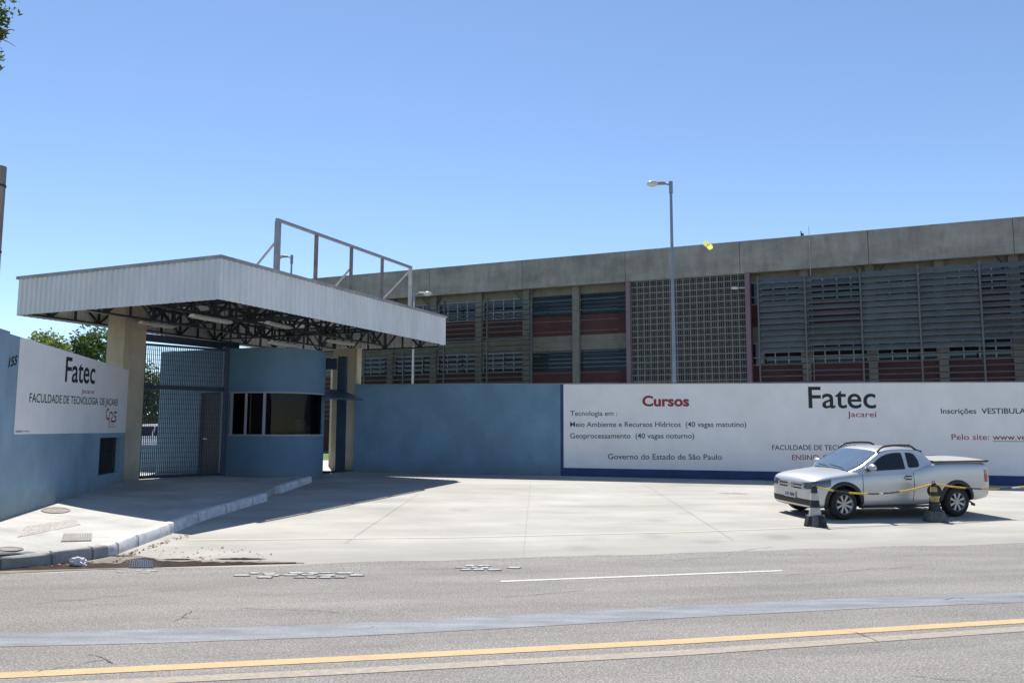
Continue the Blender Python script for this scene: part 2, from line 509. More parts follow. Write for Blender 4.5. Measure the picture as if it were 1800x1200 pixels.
class Plane:
    def __init__(self, o, u, n):
        self.o, self.u, self.n = Vector(o), Vector(u).normalized(), Vector(n).normalized()
    def hit(self, px, py, off=0.):
        d = ray(px, py)
        o = self.o + self.n * off
        return EP + d * ((o - EP).dot(self.n) / d.dot(self.n))
    def uz(self, px, py, off=0.):
        p = self.hit(px, py, off)
        return (p - self.o).dot(self.u), p.z
    def pt(self, u, z, off=0.):
        p = self.o + self.u * u + self.n * off
        return Vector((p.x, p.y, z))

def text_mesh(s, bold=0., slant=0.):
    cu = bpy.data.curves.new('text', 'FONT')
    cu.body = s; cu.offset = bold; cu.shear = slant
    cu.resolution_u = 4
    ob = bpy.data.objects.new('text', cu)
    COL.objects.link(ob)
    dg = bpy.context.evaluated_depsgraph_get(); dg.update()
    me = bpy.data.meshes.new_from_object(ob.evaluated_get(dg))
    bpy.data.objects.remove(ob); bpy.data.curves.remove(cu)
    return me
CAPH = max(v.co.y for v in text_mesh('H').vertices)
def paint_text(plane, s, x0, yb0, yt0, x1, yb1, m, parent, bold=0., slant=0., off=.007, flip=False):
    """lettering fitted between two baseline points on a wall plane"""
    me = text_mesh(s, bold, slant)
    u0, z0 = plane.uz(x0, yb0); _, zt = plane.uz(x0, yt0); u1, z1 = plane.uz(x1, yb1)
    xs = [v.co.x for v in me.vertices]
    a, b = min(xs), max(xs)
    hh = (zt - z0) / CAPH
    for v in me.vertices:
        t = (v.co.x - a) / (b - a)
        v.co = plane.pt(u0 + (u1 - u0) * t, z0 + (z1 - z0) * t + v.co.y * hh, off)
    me.name = 'lettering'
    me.materials.clear(); me.materials.append(m)
    return link('lettering', me, parent, worldloc(parent))

# ================================================================== GROUND
def strip(v0, v1, u0, u1, lift, nu=1, extra=()):
    vs = sorted(set([v0, v1] + [x for x in (0, 16, *extra) if v0 < x < v1]))
    b = MB()
    us = [u0 + (u1 - u0) * i / nu for i in range(nu + 1)]
    b.grid([[uv(u, v) + Vector((0, 0, lift)) for u in us] for v in vs])
    return b
structure(strip(-500, 900, -900, 900, -.02).build('ground', M['earth']))
b = MB(); rows = []
us = [-300, -80, -20] + [-9.5 + i * .42 for i in range(131)] + [60, 120, 300]
for v in (-17, -9, -4, -1.0):
    rows.append([uv(u, v) for u in us])
rows.append([uv(u, -.3) + Vector((0, 0, .004)) for u in us])
rows.append([uv(u, .06 + noise.noise(Vector((u * .7, 3, 0))) * .15 + noise.noise(Vector((u * 3.1, 8, 0))) * .06 + .08) + Vector((0, 0, .004)) for u in us])
b.grid(rows); structure(b.build('road', M['asphalt']))
structure(strip(-.2, 16, -9.5, 60, 0.0).build('forecourt', M['concrete']))

def band(pts_px, width, lift, m, name, n=1):
    """painted stripe following points of the ground"""
    P = [ground(x, y) for x, y in pts_px]
    b = MB(); rows = []
    for i, p in enumerate(P):
        d = (P[min(i + 1, len(P) - 1)] - P[max(i - 1, 0)]).normalized()
        s = Vector((-d.y, d.x, 0))
        a, c = p - s * width / 2, p + s * width / 2
        for q in (a, c): q.z = zg(q) + lift
        rows.append([a, c])
    b.grid(rows)
    return structure(b.build(name, m))
def lerp_px(pts, n=24, over=0.15):
    """resample and run on past the frame at both ends"""
    (xa, ya), (xb, yb) = pts[0], pts[1]
    (xc, yc), (xd, yd) = pts[-2], pts[-1]
    out = []
    for i in range(len(pts) - 1):
        for k in range(8):
            t = k / 8
            out.append((pts[i][0] + (pts[i + 1][0] - pts[i][0]) * t, pts[i][1] + (pts[i + 1][1] - pts[i][1]) * t))
    out.append(pts[-1])
    return out
band(lerp_px([(-500, 1210), (0, 1187), (600, 1158), (1200, 1127), (1800, 1091), (2300, 1063)]), .165, .004, M['yellow'], 'road_marking')
band(lerp_px([(-500, 1233), (0, 1209), (600, 1180), (1200, 1147), (1800, 1105), (2300, 1076)]), .165, .004, M['yellow_worn'], 'road_marking')
band(lerp_px([(880, 1021.5), (1130, 1012), (1375, 1002.5)]), .085, .004, M['white_line'], 'road_marking')
band(lerp_px([(-500, 1140), (0, 1124), (300, 1117), (600, 1107), (900, 1092), (1200, 1075), (1500, 1060), (1800, 1049), (2300, 1030)]), .52, .003, M['seal'], 'sealed_strip')
band(lerp_px([(330, 949), (800, 944), (1200, 934.5), (1800, 913), (2300, 897)]), .11, .004, M['yellow_faint'], 'road_marking')

# joints and cracks of the concrete forecourt
b = MB()
for pa, pc in (((933, 841), (920, 978)), ((1117, 841), (1290, 950)), ((735, 868), (606, 955))):
    P = [ground(pa[0] + (pc[0] - pa[0]) * t / 6, pa[1] + (pc[1] - pa[1]) * t / 6) for t in range(7)]
    rows = []
    for p in P:
        s = (P[-1] - P[0]).cross(Vector((0, 0, 1))).normalized() * .0045
        rows.append([p - s + Vector((0, 0, .004)), p + s + Vector((0, 0, .004))])
    b.grid(rows)
structure(b.build('forecourt_joint', M['dark_joint']))
b = MB()
b.grid([[ground(x, y) + Vector((0, 0, .004)) for x, y in r] for r in [[(1262, 865.5), (1268, 865.5), (1290, 865.5), (1312, 866.5)], [(1270, 867), (1275, 867.5), (1292, 867.5), (1316, 868)]]])
structure(b.build('drain_slot', M['dark_joint']))

# ---- kerb and raised pavement
KP = [(-420, 1026), (-160, 1012), (0, 1001), (110, 990), (190, 978), (230, 964), (300, 938), (360, 914), (420, 895), (470, 880)]
K = [ground(x, y) for x, y in KP]
K2 = [ground(493, 867), ground(520, 857), ground(548, 847.5)]
def left_of(P, i):
    d = (P[min(i + 1, len(P) - 1)] - P[max(i - 1, 0)]); d.z = 0
    d.normalize()
    return Vector((-d.y, d.x, 0))
def smoothpath(P, n=5):
    out = []
    for i in range(len(P) - 1):
        p0, p1, p2, p3 = P[max(i - 1, 0)], P[i], P[i + 1], P[min(i + 2, len(P) - 1)]
        for k in range(n):
            t = k / n
            out.append(.5 * ((2 * p1) + (p2 - p0) * t + (2 * p0 - 5 * p1 + 4 * p2 - p3) * t * t + (3 * p1 - p0 - 3 * p2 + p3) * t ** 3))
    out.append(P[-1]); return out
KS = smoothpath(K)
KH = .17
def kerb(P, name, m, h=KH):
    b = MB(); prof = []
    rr = random.Random(3)
    for i, p in enumerate(P):
        s = left_of(P, i)
        z = zg(p)
        j = noise.noise(p * 1.7) * .012
        hh = h + j
        P_ = lambda o, zz: Vector((p.x + s.x * o, p.y + s.y * o, zz))
        prof.append([P_(-.01, z - .05), P_(0, z + .03), P_(.012 + j, z + hh - .025), P_(.035, z + hh), P_(.15, z + hh + .004), P_(.15, z - .05)])
    b.grid(prof)
    b.poly(prof[0]); b.poly(prof[-1])
    return structure(b.build(name, m, smooth=True))
kerb(KS[:21], 'kerb', M['kerb'])
kerb(KS[20:], 'kerb', M['kerbwhite'])
kerb(smoothpath(K2), 'kerb', M['kerbwhite'])

# gaps between the kerb stones
for P_, st_ in ((KS, 4), (smoothpath(K2), 4)):
    b = MB()
    for i in range(2, len(P_) - 1, st_):
        p = P_[i]; s = left_of(P_, i); t = Vector((s.y, -s.x, 0)) * .009
        z = zg(p); q_ = [p + s * o + Vector((0, 0, zz - p.z)) for o, zz in ((-.006, z), (-.006, z + KH - .03), (.03, z + KH + .006), (.15, z + KH + .010))]
        b.grid([[q - t for q in q_], [q + t for q in q_]])
    structure(b.build('kerb_joint', M['patchdark']))
# left wall line (depths found from its two vertical edges)
LA = at_depth(0, 915, 13.2); LB = at_depth(215.8, 846, 21.0)
LWU = Vector((LB.x - LA.x, LB.y - LA.y, 0)).normalized()
LWN = Vector((LWU.y, -LWU.x, 0))
LW = Plane((LA.x, LA.y, 0), LWU, LWN)
LLEN = (Vector((LB.x, LB.y, 0)) - Vector((LA.x, LA.y, 0))).length
def lw_base(s): return LA.z + (LB.z - LA.z) * s / LLEN

KALL = KS + K2
KALL_in = []
for i, p in enumerate(KALL):
    s = left_of(KALL, i)
    KALL_in.append(Vector((p.x + s.x * .145, p.y + s.y * .145, zg(p) + KH - .004)))
Wp = [(LW.pt(-9, lw_base(-9)), 0), (LW.pt(-3.2, lw_base(-3.2)), .22), (LW.pt(0, lw_base(0)), .36), (LW.pt(4, lw_base(4)), .6), (LW.pt(LLEN, lw_base(LLEN)), .74),
      (Vector((-9.95, 22.0, .60)), .82), (Vector((-8.2, 23.7, .62)), .92), (Vector((-6.7, 24.3, .62)), 1.0)]
def along(Wp, t):
    for i in range(len(Wp) - 1):
        if t <= Wp[i + 1][1] + 1e-9:
            q = (t - Wp[i][1]) / (Wp[i + 1][1] - Wp[i][1])
            return Wp[i][0].lerp(Wp[i + 1][0], q)
    return Wp[-1][0]
b = MB(); rows = []
for i, p in enumerate(KALL_in):
    t = i / (len(KALL_in) - 1)
    q = along(Wp, t)
    rows.append([Vector((p.x, p.y, zg(p) - .03))] + [p.lerp(q, k / 8) for k in range(9)])
b.grid(rows)
walk = structure(b.build('pavement', M['sidewalk']))
WBVH = BVHTree.FromPolygons([v.co for v in walk.data.vertices], [list(p.vertices) for p in walk.data.polygons])
def onwalk(px, py, lift=.004):
    d = ray(px, py)
    h = WBVH.ray_cast(EP, d)
    p = h[0] if h[0] is not None else ground(px, py, .25)
    return p + Vector((0, 0, lift))

# yard behind the wall
ZY = .625
b = MB()
b.poly([(-60, 24, ZY), (-10.2, 21.9, ZY), (-9.9, 22.1, ZY), (-8.1, 23.8, ZY), (-6.7, 24.6, ZY), (-5.2, 27.1, ZY), (4, 26.2, ZY), (60, 20.5, ZY), (60, 120, ZY), (-60, 120, ZY)])
structure(b.build('yard', M['yard']))
b = MB()
b.poly([(-30, 40, ZY + .004), (4, 33, ZY + .004), (4, 46, ZY + .004), (-30, 60, ZY + .004)])
structure(b.build('lawn', M['grass']))

# ---- small things on the ground
def sheet_px(quad, name, m, hit=ground, lift=.004, n=6, jitter=0.):
    (a, b_, c, d) = quad
    B = MB(); rows = []
    for i in range(n + 1):
        t = i / n; row = []
        for k in range(n + 1):
            s = k / n
            x = (a[0] * (1 - s) + b_[0] * s) * (1 - t) + (d[0] * (1 - s) + c[0] * s) * t
            y = (a[1] * (1 - s) + b_[1] * s) * (1 - t) + (d[1] * (1 - s) + c[1] * s) * t
            row.append(hit(x, y) + Vector((0, 0, lift if hit is ground else 0)))
        rows.append(row)
    B.grid(rows)
    return B.build(name, m)
# rectangular ribbed cover in the pavement
A, Bq, Cq, D = [onwalk(x, y, 0) for x, y in ((111, 938.5), (162, 937.5), (161, 950.5), (107, 952))]
cov = empty('drain_cover', (A + Bq + Cq + D) / 4)
tag(cov, 'rusty rectangular ribbed iron cover set in the left pavement', 'drain cover')
B = MB(); up = Vector((0, 0, .006))
B.add([A + up, Bq + up, Cq + up, D + up], [(0, 1, 2, 3)])
B.build('frame', M['iron'], cov)
B = MB()
for k in range(13):
    t0 = (k + .2) / 13; t1 = (k + .72) / 13
    p = [A.lerp(Bq, t0), A.lerp(Bq, t1), D.lerp(Cq, t1), D.lerp(Cq, t0)]
    i = Vector((0, 0, .006))
    B.hexa([p[3] + i, p[2] + i, p[1] + i, p[0] + i], [q + Vector((0, 0, .02)) for q in (p[3], p[2], p[1], p[0])])
B.build('rib', M['kerb'], cov)
# round cover and little cover
for (cx, cy, rx, ry, lab) in ((98, 897, 26, 5.2, 'round brownish iron cover in the pavement beside the blue wall'), (18, 965, 24, 3.6, 'flat worn iron cover at the left edge of the pavement')):
    o = empty('manhole_cover', onwalk(cx, cy, 0)); tag(o, lab, 'manhole cover', 'iron covers in the pavement')
    B = MB(); B.poly([onwalk(cx + rx * math.cos(t), cy + ry * math.sin(t), .006) for t in [2 * math.pi * k / 28 for k in range(28)]])
    B.build('lid', M['iron'], o)
    B = MB(); B.grid([[onwalk(cx + rx * s * math.cos(t), cy + ry * s * math.sin(t), .012) for t in [2 * math.pi * k / 28 for k in range(29)]] for s in (.86, 1.0)])
    B.build('rim', M['iron'], o)
# gritty repair patch in the pavement
structure(sheet_px([(45, 925), (130, 912), (142, 922), (30, 944)], 'rough_patch', mat('gritty_patch', (.42, .39, .35), .95, var=.3, scale=22, fine=.25), onwalk))
# wet gutter
b = MB(); rows = []
for x, y0, y1 in ((-300, 1034, 1012), (-100, 1017, 1002), (0, 1008, 994), (60, 1005.5, 990), (130, 1002.5, 984), (180, 1000.5, 976), (225, 999.5, 974), (290, 996, 983), (330, 994, 984), (380, 993, 985), (430, 991.5, 985.5), (480, 990.8, 986.5), (535, 990, 988.6)):
    rows.append([ground(x, y0) + Vector((0, 0, .006)), ground(x, (y0 + y1) / 2) + Vector((0, 0, .006)), ground(x, y1) + Vector((0, 0, .006))])
b.grid(rows); structure(b.build('damp_gutter', M['damp']))
rr = random.Random(11)
b = MB(); rows = []
for i in range(90):
    x = -200 + i * 8.1
    yb = 1003.5 + (-x * .045 if x < 0 else -x * .0253)
    n1 = noise.noise(Vector((x * .021, .5, 0))); n2 = noise.noise(Vector((x * .09, 2.5, 0)))
    th = max(1.2, (7.5 if x < 300 else 5.5) + n1 * 5 + n2 * 2.5) * (1 if x < 420 else max(.1, (540 - x) / 120)) * (1. if x < 130 or x > 270 else 1.5)
    rows.append([ground(x, yb - .2) + Vector((0, 0, .010)), ground(x, yb - .2 - th) + Vector((0, 0, .010))])
b.grid(rows); structure(b.build('puddle', M['wet']))
for (xa, xb, yc, th) in ((375, 470, 982.6, 1.6), (285, 345, 983.6, 1.5), (180, 235, 977.5, 1.2)):
    b = MB(); rows = []
    for i in range(15):
        t = i / 14; x = xa + (xb - xa) * t
        h = th * math.sin(math.pi * t) * (1 + .7 * noise.noise(Vector((x * .12, 7, 0)))) + .05
        rows.append([ground(x, yc + h * .6) + Vector((0, 0, .010)), ground(x, yc - h) + Vector((0, 0, .010))])
    b.grid(rows); structure(b.build('puddle', M['wet']))
# sunken steel grate
A, Bq, Cq, D = [ground(x, y) + Vector((0, 0, .012)) for x, y in ((229, 984.5), (268, 987), (270, 998.5), (226, 998.5))]
gr = tag(empty('drain_grate', (A + Cq) / 2), 'bluish wet steel drain grate in the puddle at the gutter', 'drain grate')
B = MB()
for k in range(11):
    t0 = (k + .15) / 11; t1 = (k + .65) / 11
    p = [A.lerp(Bq, t0), A.lerp(Bq, t1), D.lerp(Cq, t1), D.lerp(Cq, t0)]
    B.hexa([p[3], p[2], p[1], p[0]], [q + Vector((0, 0, .012)) for q in (p[3], p[2], p[1], p[0])])
B.build('bar', M['steel'], gr)
B = MB(); B.add([q - Vector((0, 0, .001)) for q in (A, Bq, Cq, D)], [(0, 1, 2, 3)]); B.build('pit', M['wet'], gr)
# crumpled bag
c = ground(139, 994)
bm = bmesh.new(); bmesh.ops.create_icosphere(bm, subdivisions=3, radius=.10)
for v in bm.verts:
    k = 1 + .55 * noise.noise(v.co * 14) + .25 * noise.noise(v.co * 34)
    v.co = Vector((v.co.x * k * 1.1, v.co.y * k * .8, max(-.035, v.co.z * k * .75)))
me = bpy.data.meshes.new('plastic_bag'); bm.to_mesh(me); bm.free(); me.materials.append(M['bag'])
o = bpy.data.objects.new('plastic_bag', me); COL.objects.link(o); o.location = c + Vector((0, 0, .045))
tag(o, 'crumpled white plastic bag lying in the wet gutter', 'litter')
# dry leaves
b = MB()
for i in range(210):
    if i < 90: x = rr.uniform(205, 330); y = 978 - (x - 205) * .335 + rr.uniform(0, 7)
    elif i < 150: x = rr.uniform(40, 240); y = 1000 - (x * .055) + rr.uniform(-4, 1)
    else: x = rr.uniform(230, 480); y = rr.uniform(962, 986)
    p = ground(x, y) + Vector((0, 0, .012)); s = rr.uniform(.012, .038); t = rr.uniform(0, 6.3)
    e = Vector((math.cos(t), math.sin(t), rr.uniform(-.3, .4))) * s; f = Vector((-math.sin(t), math.cos(t), rr.uniform(0, .5))) * s * .55
    b.add([p - e, p + f, p + e, p - f], [(0, 1, 2, 3)])
structure(b.build('fallen_leaves', M['leaf_litter']), True)
# loose chips on road and forecourt
b = MB()
for i in range(170):
    p = ground(rr.uniform(150, 1800), rr.uniform(865, 1180) if i % 3 else rr.uniform(985, 1130)); s = rr.uniform(.003, .009)
    b.add([p + Vector(q) * s for q in ((1, 0, .1), (0, 1, .1), (-1, 0, .1), (0, -1, .1), (.1, 0, 1.0))], [(0, 1, 4), (1, 2, 4), (2, 3, 4), (3, 0, 4)])
structure(b.build('loose_chips', M['cobble']), True)
# cracks wandering through the asphalt
qc = random.Random(21)
b = MB()
for (x, y, dx, dy, n_) in ((300, 1094, 6, -2.5, 9), (318, 1084, 6, .4, 7), (640, 1104, 3, -.6, 7), (50, 1062, 14, -1.2, 22), (420, 1068, 13, .6, 14), (1655, 1054, 6, -.6, 8), (1380, 1010, 14, -1.0, 16), (985, 984, 9, -.6, 9), (1265, 973, 11, -1, 10), (1600, 1188, 9, .8, 12), (60, 1182, 12, -2.0, 12), (880, 1050, 16, -1.4, 10), (1180, 985, 12, -.9, 9), (690, 1000, 12, .3, 10), (1490, 1110, 10, 3, 6), (150, 1150, 9, 3.5, 7)):
    rows = []
    for k in range(n_):
        p = ground(x, y) + Vector((0, 0, .0062)); wd = qc.uniform(.002, .007) * (1 if 0 < k < n_ - 1 else .2)
        d_ = (ground(x + dx, y + dy) - ground(x, y)).normalized(); s_ = Vector((-d_.y, d_.x, 0))
        rows.append([p - s_ * wd, p + s_ * wd])
        x += dx * qc.uniform(.6, 1.4); y += dy * qc.uniform(.3, 1.7) + qc.uniform(-1.1, 1.1)
    b.grid(rows)
structure(b.build('road_crack', mat('crack_dust', (.145, .135, .125), .95, var=.3, scale=9)))
# cobbles showing through the asphalt
def cobbles(x0, x1, yc, hh, n, rows_n, seed):
    q = random.Random(seed)
    bed = MB()
    st = MB()
    x = x0 + 4
    for r in range(rows_n):
        yy = yc + (r + .5 - rows_n / 2) * 2 * hh / rows_n
        x = x0 + q.uniform(0, 20)
        while x < x1 - 6:
            w = (x1 - x0) / n * q.uniform(.6, 1.5)
            t = (x + w / 2 - x0) / (x1 - x0)
            if q.random() > .30 and abs(t - .5) < .5 - abs(r + .5 - rows_n / 2) / rows_n * .5:
                h = hh / rows_n * q.uniform(.55, .95); dy = q.uniform(-.25, .25) * hh / rows_n
                pts = [ground(x + w * (.5 + .46 * cx * q.uniform(.7, 1)), yy + dy + h * cy * q.uniform(.55, 1)) for cx, cy in ((-1, .5), (-.6, 1), (.1, .9), (.7, 1), (1, .4), (1, -.5), (.6, -1), (-.2, -.9), (-.7, -1), (-1, -.5))]
                st.prism([p + Vector((0, 0, .005)) for p in pts], (0, 0, .009))
                mid = sum(pts, Vector()) / len(pts)
                bed.poly([mid + (p - mid) * q.uniform(1.05, 1.3) + Vector((0, 0, .0042 + .0001 * (len(bed.f) % 9))) for p in pts])
            x += w
    structure(bed.build('broken_asphalt', M['patchdark']))
    structure(st.build('cobbles', M['cobble'], smooth=False))
cobbles(398, 662, 1011.5, 5.5, 10, 3, 1)
cobbles(780, 908, 998, 5.0, 6, 3, 4)
cobbles(185, 292, 1005, 2.6, 6, 2, 8)

# ================================================================== LEFT BOUNDARY WALL
wl = empty('boundary_wall', LW.pt(0, lw_base(0)))
tag(wl, 'blue left wall with a white sign panel beside the pavement', 'wall')
ZT_L = (LW.uz(34, 600)[1] + LW.uz(222, 643)[1]) / 2
b = MB()
s0, s1 = LW.uz(14.0, 592)[0], LLEN
n0 = -9.
TH = .2
gx0, gz0 = LW.uz(172.5, 836); gx1, gz1 = LW.uz(213, 768)
def wallseg(bb, a, c, za0, zc0, zt, th=TH, off=0.):
    P = [LW.pt(a, za0, off), LW.pt(c, zc0, off), LW.pt(c, zc0, off - th), LW.pt(a, za0, off - th)]
    T = [LW.pt(a, zt, off), LW.pt(c, zt, off), LW.pt(c, zt, off - th), LW.pt(a, zt, off - th)]
    bb.hexa(P, T)
wallseg(b, s0, gx0, -.1, -.1, ZT_L)
wallseg(b, gx1, s1, -.1, -.1, ZT_L)
wallseg(b, gx0, gx1, -.1, -.1, gz0)
wallseg(b, gx0, gx1, gz1, gz1, ZT_L)
b.build('wall', M['blue_pale'], wl)
b = MB(); zt2 = LW.uz(10, 581)[1]
wallseg(b, n0, s0 - .003, -.1, -.1, zt2, .26, .03)
b.build('pier', M['blue_pale'], wl)
u0, z0 = LW.uz(23.5, 763); u1, z1 = LW.uz(218.5, 760)
uu0, zz0 = LW.uz(34, 600)
b = MB()
b.add([LW.pt(u0, z0, .004), LW.pt(LLEN - .004, z1, .004), LW.pt(LLEN - .004, ZT_L - .004, .004), LW.pt(u0, ZT_L - .004, .004)], [(0, 1, 2, 3)])
b.build('sign_panel', M['white_paint'], wl)
mg = empty('meter_grille', LW.pt((gx0 + gx1) / 2, gz0, -.1))
mg.parent = wl; mg.location = LW.pt((gx0 + gx1) / 2, gz0, -.1) - worldloc(wl)
b = MB()
b.add([LW.pt(gx0, gz0, -.19), LW.pt(gx1, gz0, -.19), LW.pt(gx1, gz1, -.19), LW.pt(gx0, gz1, -.19)], [(0, 1, 2, 3)])
b.build('recess', M['void'], mg)
b = MB()
for k in range(15):
    u = gx0 + (gx1 - gx0) * (k + .5) / 15
    b.box(LW.pt(u - .012, gz0, -.12), LWU * .024, LWN * .02, (0, 0, gz1 - gz0))
for z in (gz0, (gz0 + gz1) / 2, gz1 - .04):
    b.box(LW.pt(gx0, z, -.14), LWU * (gx1 - gx0), LWN * .018, (0, 0, .04))
b.build('bars', M['truss'], mg)
paint_text(LW, '155', 14.2, 645, 629, 29.5, 640, M['ink'], wl, .02, .15)
paint_text(LW, 'Fatec', 113.5, 670, 626.5, 166, 674, M['ink'], wl, .012)
paint_text(LW, 'Jacareí', 142.5, 690.5, 683, 165.5, 692, M['ink_red'], wl)
paint_text(LW, 'FACULDADE DE TECNOLOGIA  DE JACAREÍ', 50.8, 706.5, 690.5, 206.5, 712.6, M['ink'], wl, .004)
paint_text(LW, 'GOVERNO', 27, 759.6, 756.4, 38, 759.3, M['ink'], wl, .01)
paint_text(LW, 'SÃO PAULO', 39.5, 759.3, 756.5, 50.5, 759.0, M['ink_red'], wl)
def stroke(plane, pts, wd, m, parent, name='emblem', off=.007):
    b = MB(); P = [plane.uz(x, y) for x, y in pts]; rows = []
    for i, (u, z) in enumerate(P):
        a = P[max(i - 1, 0)]; c = P[min(i + 1, len(P) - 1)]
        dx, dz = c[0] - a[0], c[1] - a[1]; l = math.hypot(dx, dz)
        nx, nz = -dz / l * wd / 2, dx / l * wd / 2
        rows.append([plane.pt(u + nx, z + nz, off), plane.pt(u - nx, z - nz, off)])
    b.grid(rows); return b.build(name, m, parent)
stroke(LW, [(191.2, 719.2), (188.5, 719.5), (186.8, 724), (186.3, 731), (187.6, 735.8), (190.3, 736), (191.5, 733)], .045, M['ink_red'], wl)
stroke(LW, [(190.8, 751), (191.2, 740), (191.8, 731), (193, 725.5), (195.5, 724), (197.3, 727), (197, 733), (194.8, 737.5), (194.5, 740), (200, 740.5)], .045, M['ink_red'], wl)
stroke(LW, [(205, 724.8), (201, 724), (199.4, 727), (200.4, 731), (203.3, 733.5), (204, 737), (202, 740), (197.5, 740.6)], .045, M['ink_red'], wl)
paint_text(LW, 'Centro', 193.5, 746, 743.6, 200, 746, M['ink_grey'], wl)
paint_text(LW, 'Paula Souza', 193.5, 750.5, 748, 203, 750.5, M['ink_grey'], wl)

# ================================================================== RIGHT BOUNDARY WALL
RA = ground(628, 828); RB = ground(1650, 850.5)
RWU = Vector((RB.x - RA.x, RB.y - RA.y, 0)).normalized()
RWN = Vector((RWU.y, -RWU.x, 0))
RW = Plane((RA.x, RA.y, 0), RWU, RWN)
ZT_R = (RW.uz(628, 678.5)[1] + RW.uz(1650, 670)[1]) / 2
wr = empty('boundary_wall', RW.pt(0, zg(RA)))
tag(wr, 'long right wall painted blue then white with course lettering', 'wall')
b = MB(); b.box(RW.pt(-.14, -.2, -.2), RWU * 42, RWN * .2, (0, 0, ZT_R + .2))
b.build('wall', M['blue'], wr)
b = MB(); b.box(RW.pt(-.14, ZT_R + .001, -.22), RWU * 42, RWN * .235, (0, 0, .03))
b.build('coping', M['fascia'], wr)
u0 = RW.uz(990.5, 700)[0]
zb0 = RW.uz(991, 821.5)[1]; ub1, zb1 = RW.uz(1377, 828.7); ub2, zb2 = RW.uz(1790, 836)
slope = (zb2 - zb0) / (ub2 - u0)
uE = 41.5
b = MB(); b.add([RW.pt(u0, zb0, .004), RW.pt(uE, zb0 + slope * (uE - u0), .004), RW.pt(uE, ZT_R - .004, .004), RW.pt(u0, ZT_R - .004, .004)], [(0, 1, 2, 3)])
b.build('white_panel', M['white_paint'], wr)
b = MB(); b.add([RW.pt(u0, zg(RA) - .4, .004), RW.pt(uE, -.2, .004), RW.pt(uE, zb0 + slope * (uE - u0) - .002, .004), RW.pt(u0, zb0 - .002, .004)], [(0, 1, 2, 3)])
b.add([RW.pt(u0 - .10, .1, .004), RW.pt(u0 - .002, .1, .004), RW.pt(u0 - .002, ZT_R - .004, .004), RW.pt(u0 - .10, ZT_R - .004, .004)], [(0, 1, 2, 3)])
b.build('navy_band', M['navy'], wr)
T = lambda *a, **k: paint_text(RW, a[0], a[1], a[2], a[3], a[4], a[5], a[6], wr, **k)
T('Cursos', 1129, 713, 696, 1211.5, 713.3, M['ink_red'], bold=.035)
T('Tecnologia em :', 1002.6, 730.2, 721.8, 1085, 730.4, M['ink_blue'], bold=.006)
T('Meio Ambiente e Recursos Hídricos  (40 vagas matutino)', 1002.2, 749.8, 741.2, 1311.8, 749.9, M['ink_blue'], bold=.009)
T('Geoprocessamento  (40 vagas noturno)', 1002.2, 769.9, 761.2, 1220.3, 770, M['ink_blue'], bold=.009)
T('Governo do Estado de São Paulo', 1068.7, 806.5, 797.2, 1268.9, 807.6, M['ink'], bold=.004)
T('Fatec', 1421.5, 716.5, 680, 1540, 716.8, M['ink'], bold=.010)
T('Jacareí', 1489.5, 732.4, 723, 1541.5, 732.6, M['ink_red'], bold=.006)
T('FACULDADE DE TECNOLOGIA DE JACAREÍ', 1357.4, 790.4, 781.9, 1598, 790.8, M['ink'], bold=.006)
T('ENSINO  SUPERIOR GRATUITO', 1392.4, 807.8, 799.2, 1578, 808.2, M['ink_red'], bold=.006)
T('Inscrições  VESTIBULAR', 1653.8, 726.6, 717.4, 1813, 726.6, M['ink'], bold=.01)
T('Pelo site:', 1672.7, 772.6, 762.8, 1738.7, 772.7, M['ink_red'], bold=.004)
T('www.vestibular', 1745, 772.7, 763.0, 1858, 772.9, M['ink_red'], bold=.008)
stroke(RW, [(1745, 775.4), (1800, 775.6), (1858, 775.8)], .018, M['ink_red'], wr, 'underline')

# ================================================================== CANOPY
CA = Vector((math.cos(2.72973), math.sin(2.72973), 0))       # left along the near-left fascia
CB = Vector((-CA.y, CA.x, 0)); CB = CB if CB.y > 0 else -CB  # back along the right fascia
C0 = Vector((-6.221, 17.212, 0)); L1, L2, ZB, ZT = 6.378, 10.099, 4.656, 5.614
def cp(s, t, z): return Vector((C0.x + CA.x * s + CB.x * t, C0.y + CA.y * s + CB.y * t, z))
cn = empty('entrance_canopy', cp(L1 / 2, L2 / 2, .6))
tag(cn, 'flat white corrugated entrance canopy on beige columns over the gate', 'canopy')
def corr(p, q, out, z0, z1, name, depth=.032, pitch=.17):
    p, q = Vector(p), Vector(q); d = q - p; L = d.length; d.normalize()
    n = round(L / pitch); pt = L / n
    b = MB(); prof = []
    for k in range(n):
        for f_, o in ((0, 0), (.42, 0), (.55, 1), (.87, 1)):
            prof.append((pt * (k + f_), o * depth))
    prof.append((L, 0))
    b.grid([[p + d * a + out * o + Vector((0, 0, z)) for a, o in prof] for z in (z0, z1)])
    return b.build(name, M['sheet'], cn, fix=False)
corr(cp(L1, 0, 0), cp(0, 0, 0), -CB, ZB, ZT - .05, 'fascia')
corr(cp(0, 0, 0), cp(0, L2, 0), -CA, ZB, ZT - .05, 'fascia')
corr(cp(L1, L2, 0), cp(L1, 0, 0), CA, ZB, ZT - .05, 'fascia')
corr(cp(0, L2, 0), cp(L1, L2, 0), CB, ZB, ZT - .05, 'fascia')
b = MB()
e = .045
for (p, q, o) in ((cp(L1 + e, -e, 0), cp(-e, -e, 0), CB), (cp(-e, -e + .12, 0), cp(-e, L2 + e, 0), CA), (cp(L1 + e, L2 + e, 0), cp(-e + .12, L2 + e, 0), -CB), (cp(L1 + e, L2 + e - .12, 0), cp(L1 + e, -e + .12, 0), -CA)):
    b.box(p + Vector((0, 0, ZT - .075)), q - p, o * .12, (0, 0, .075))
b.build('flashing', M['flash'], cn)
b = MB()
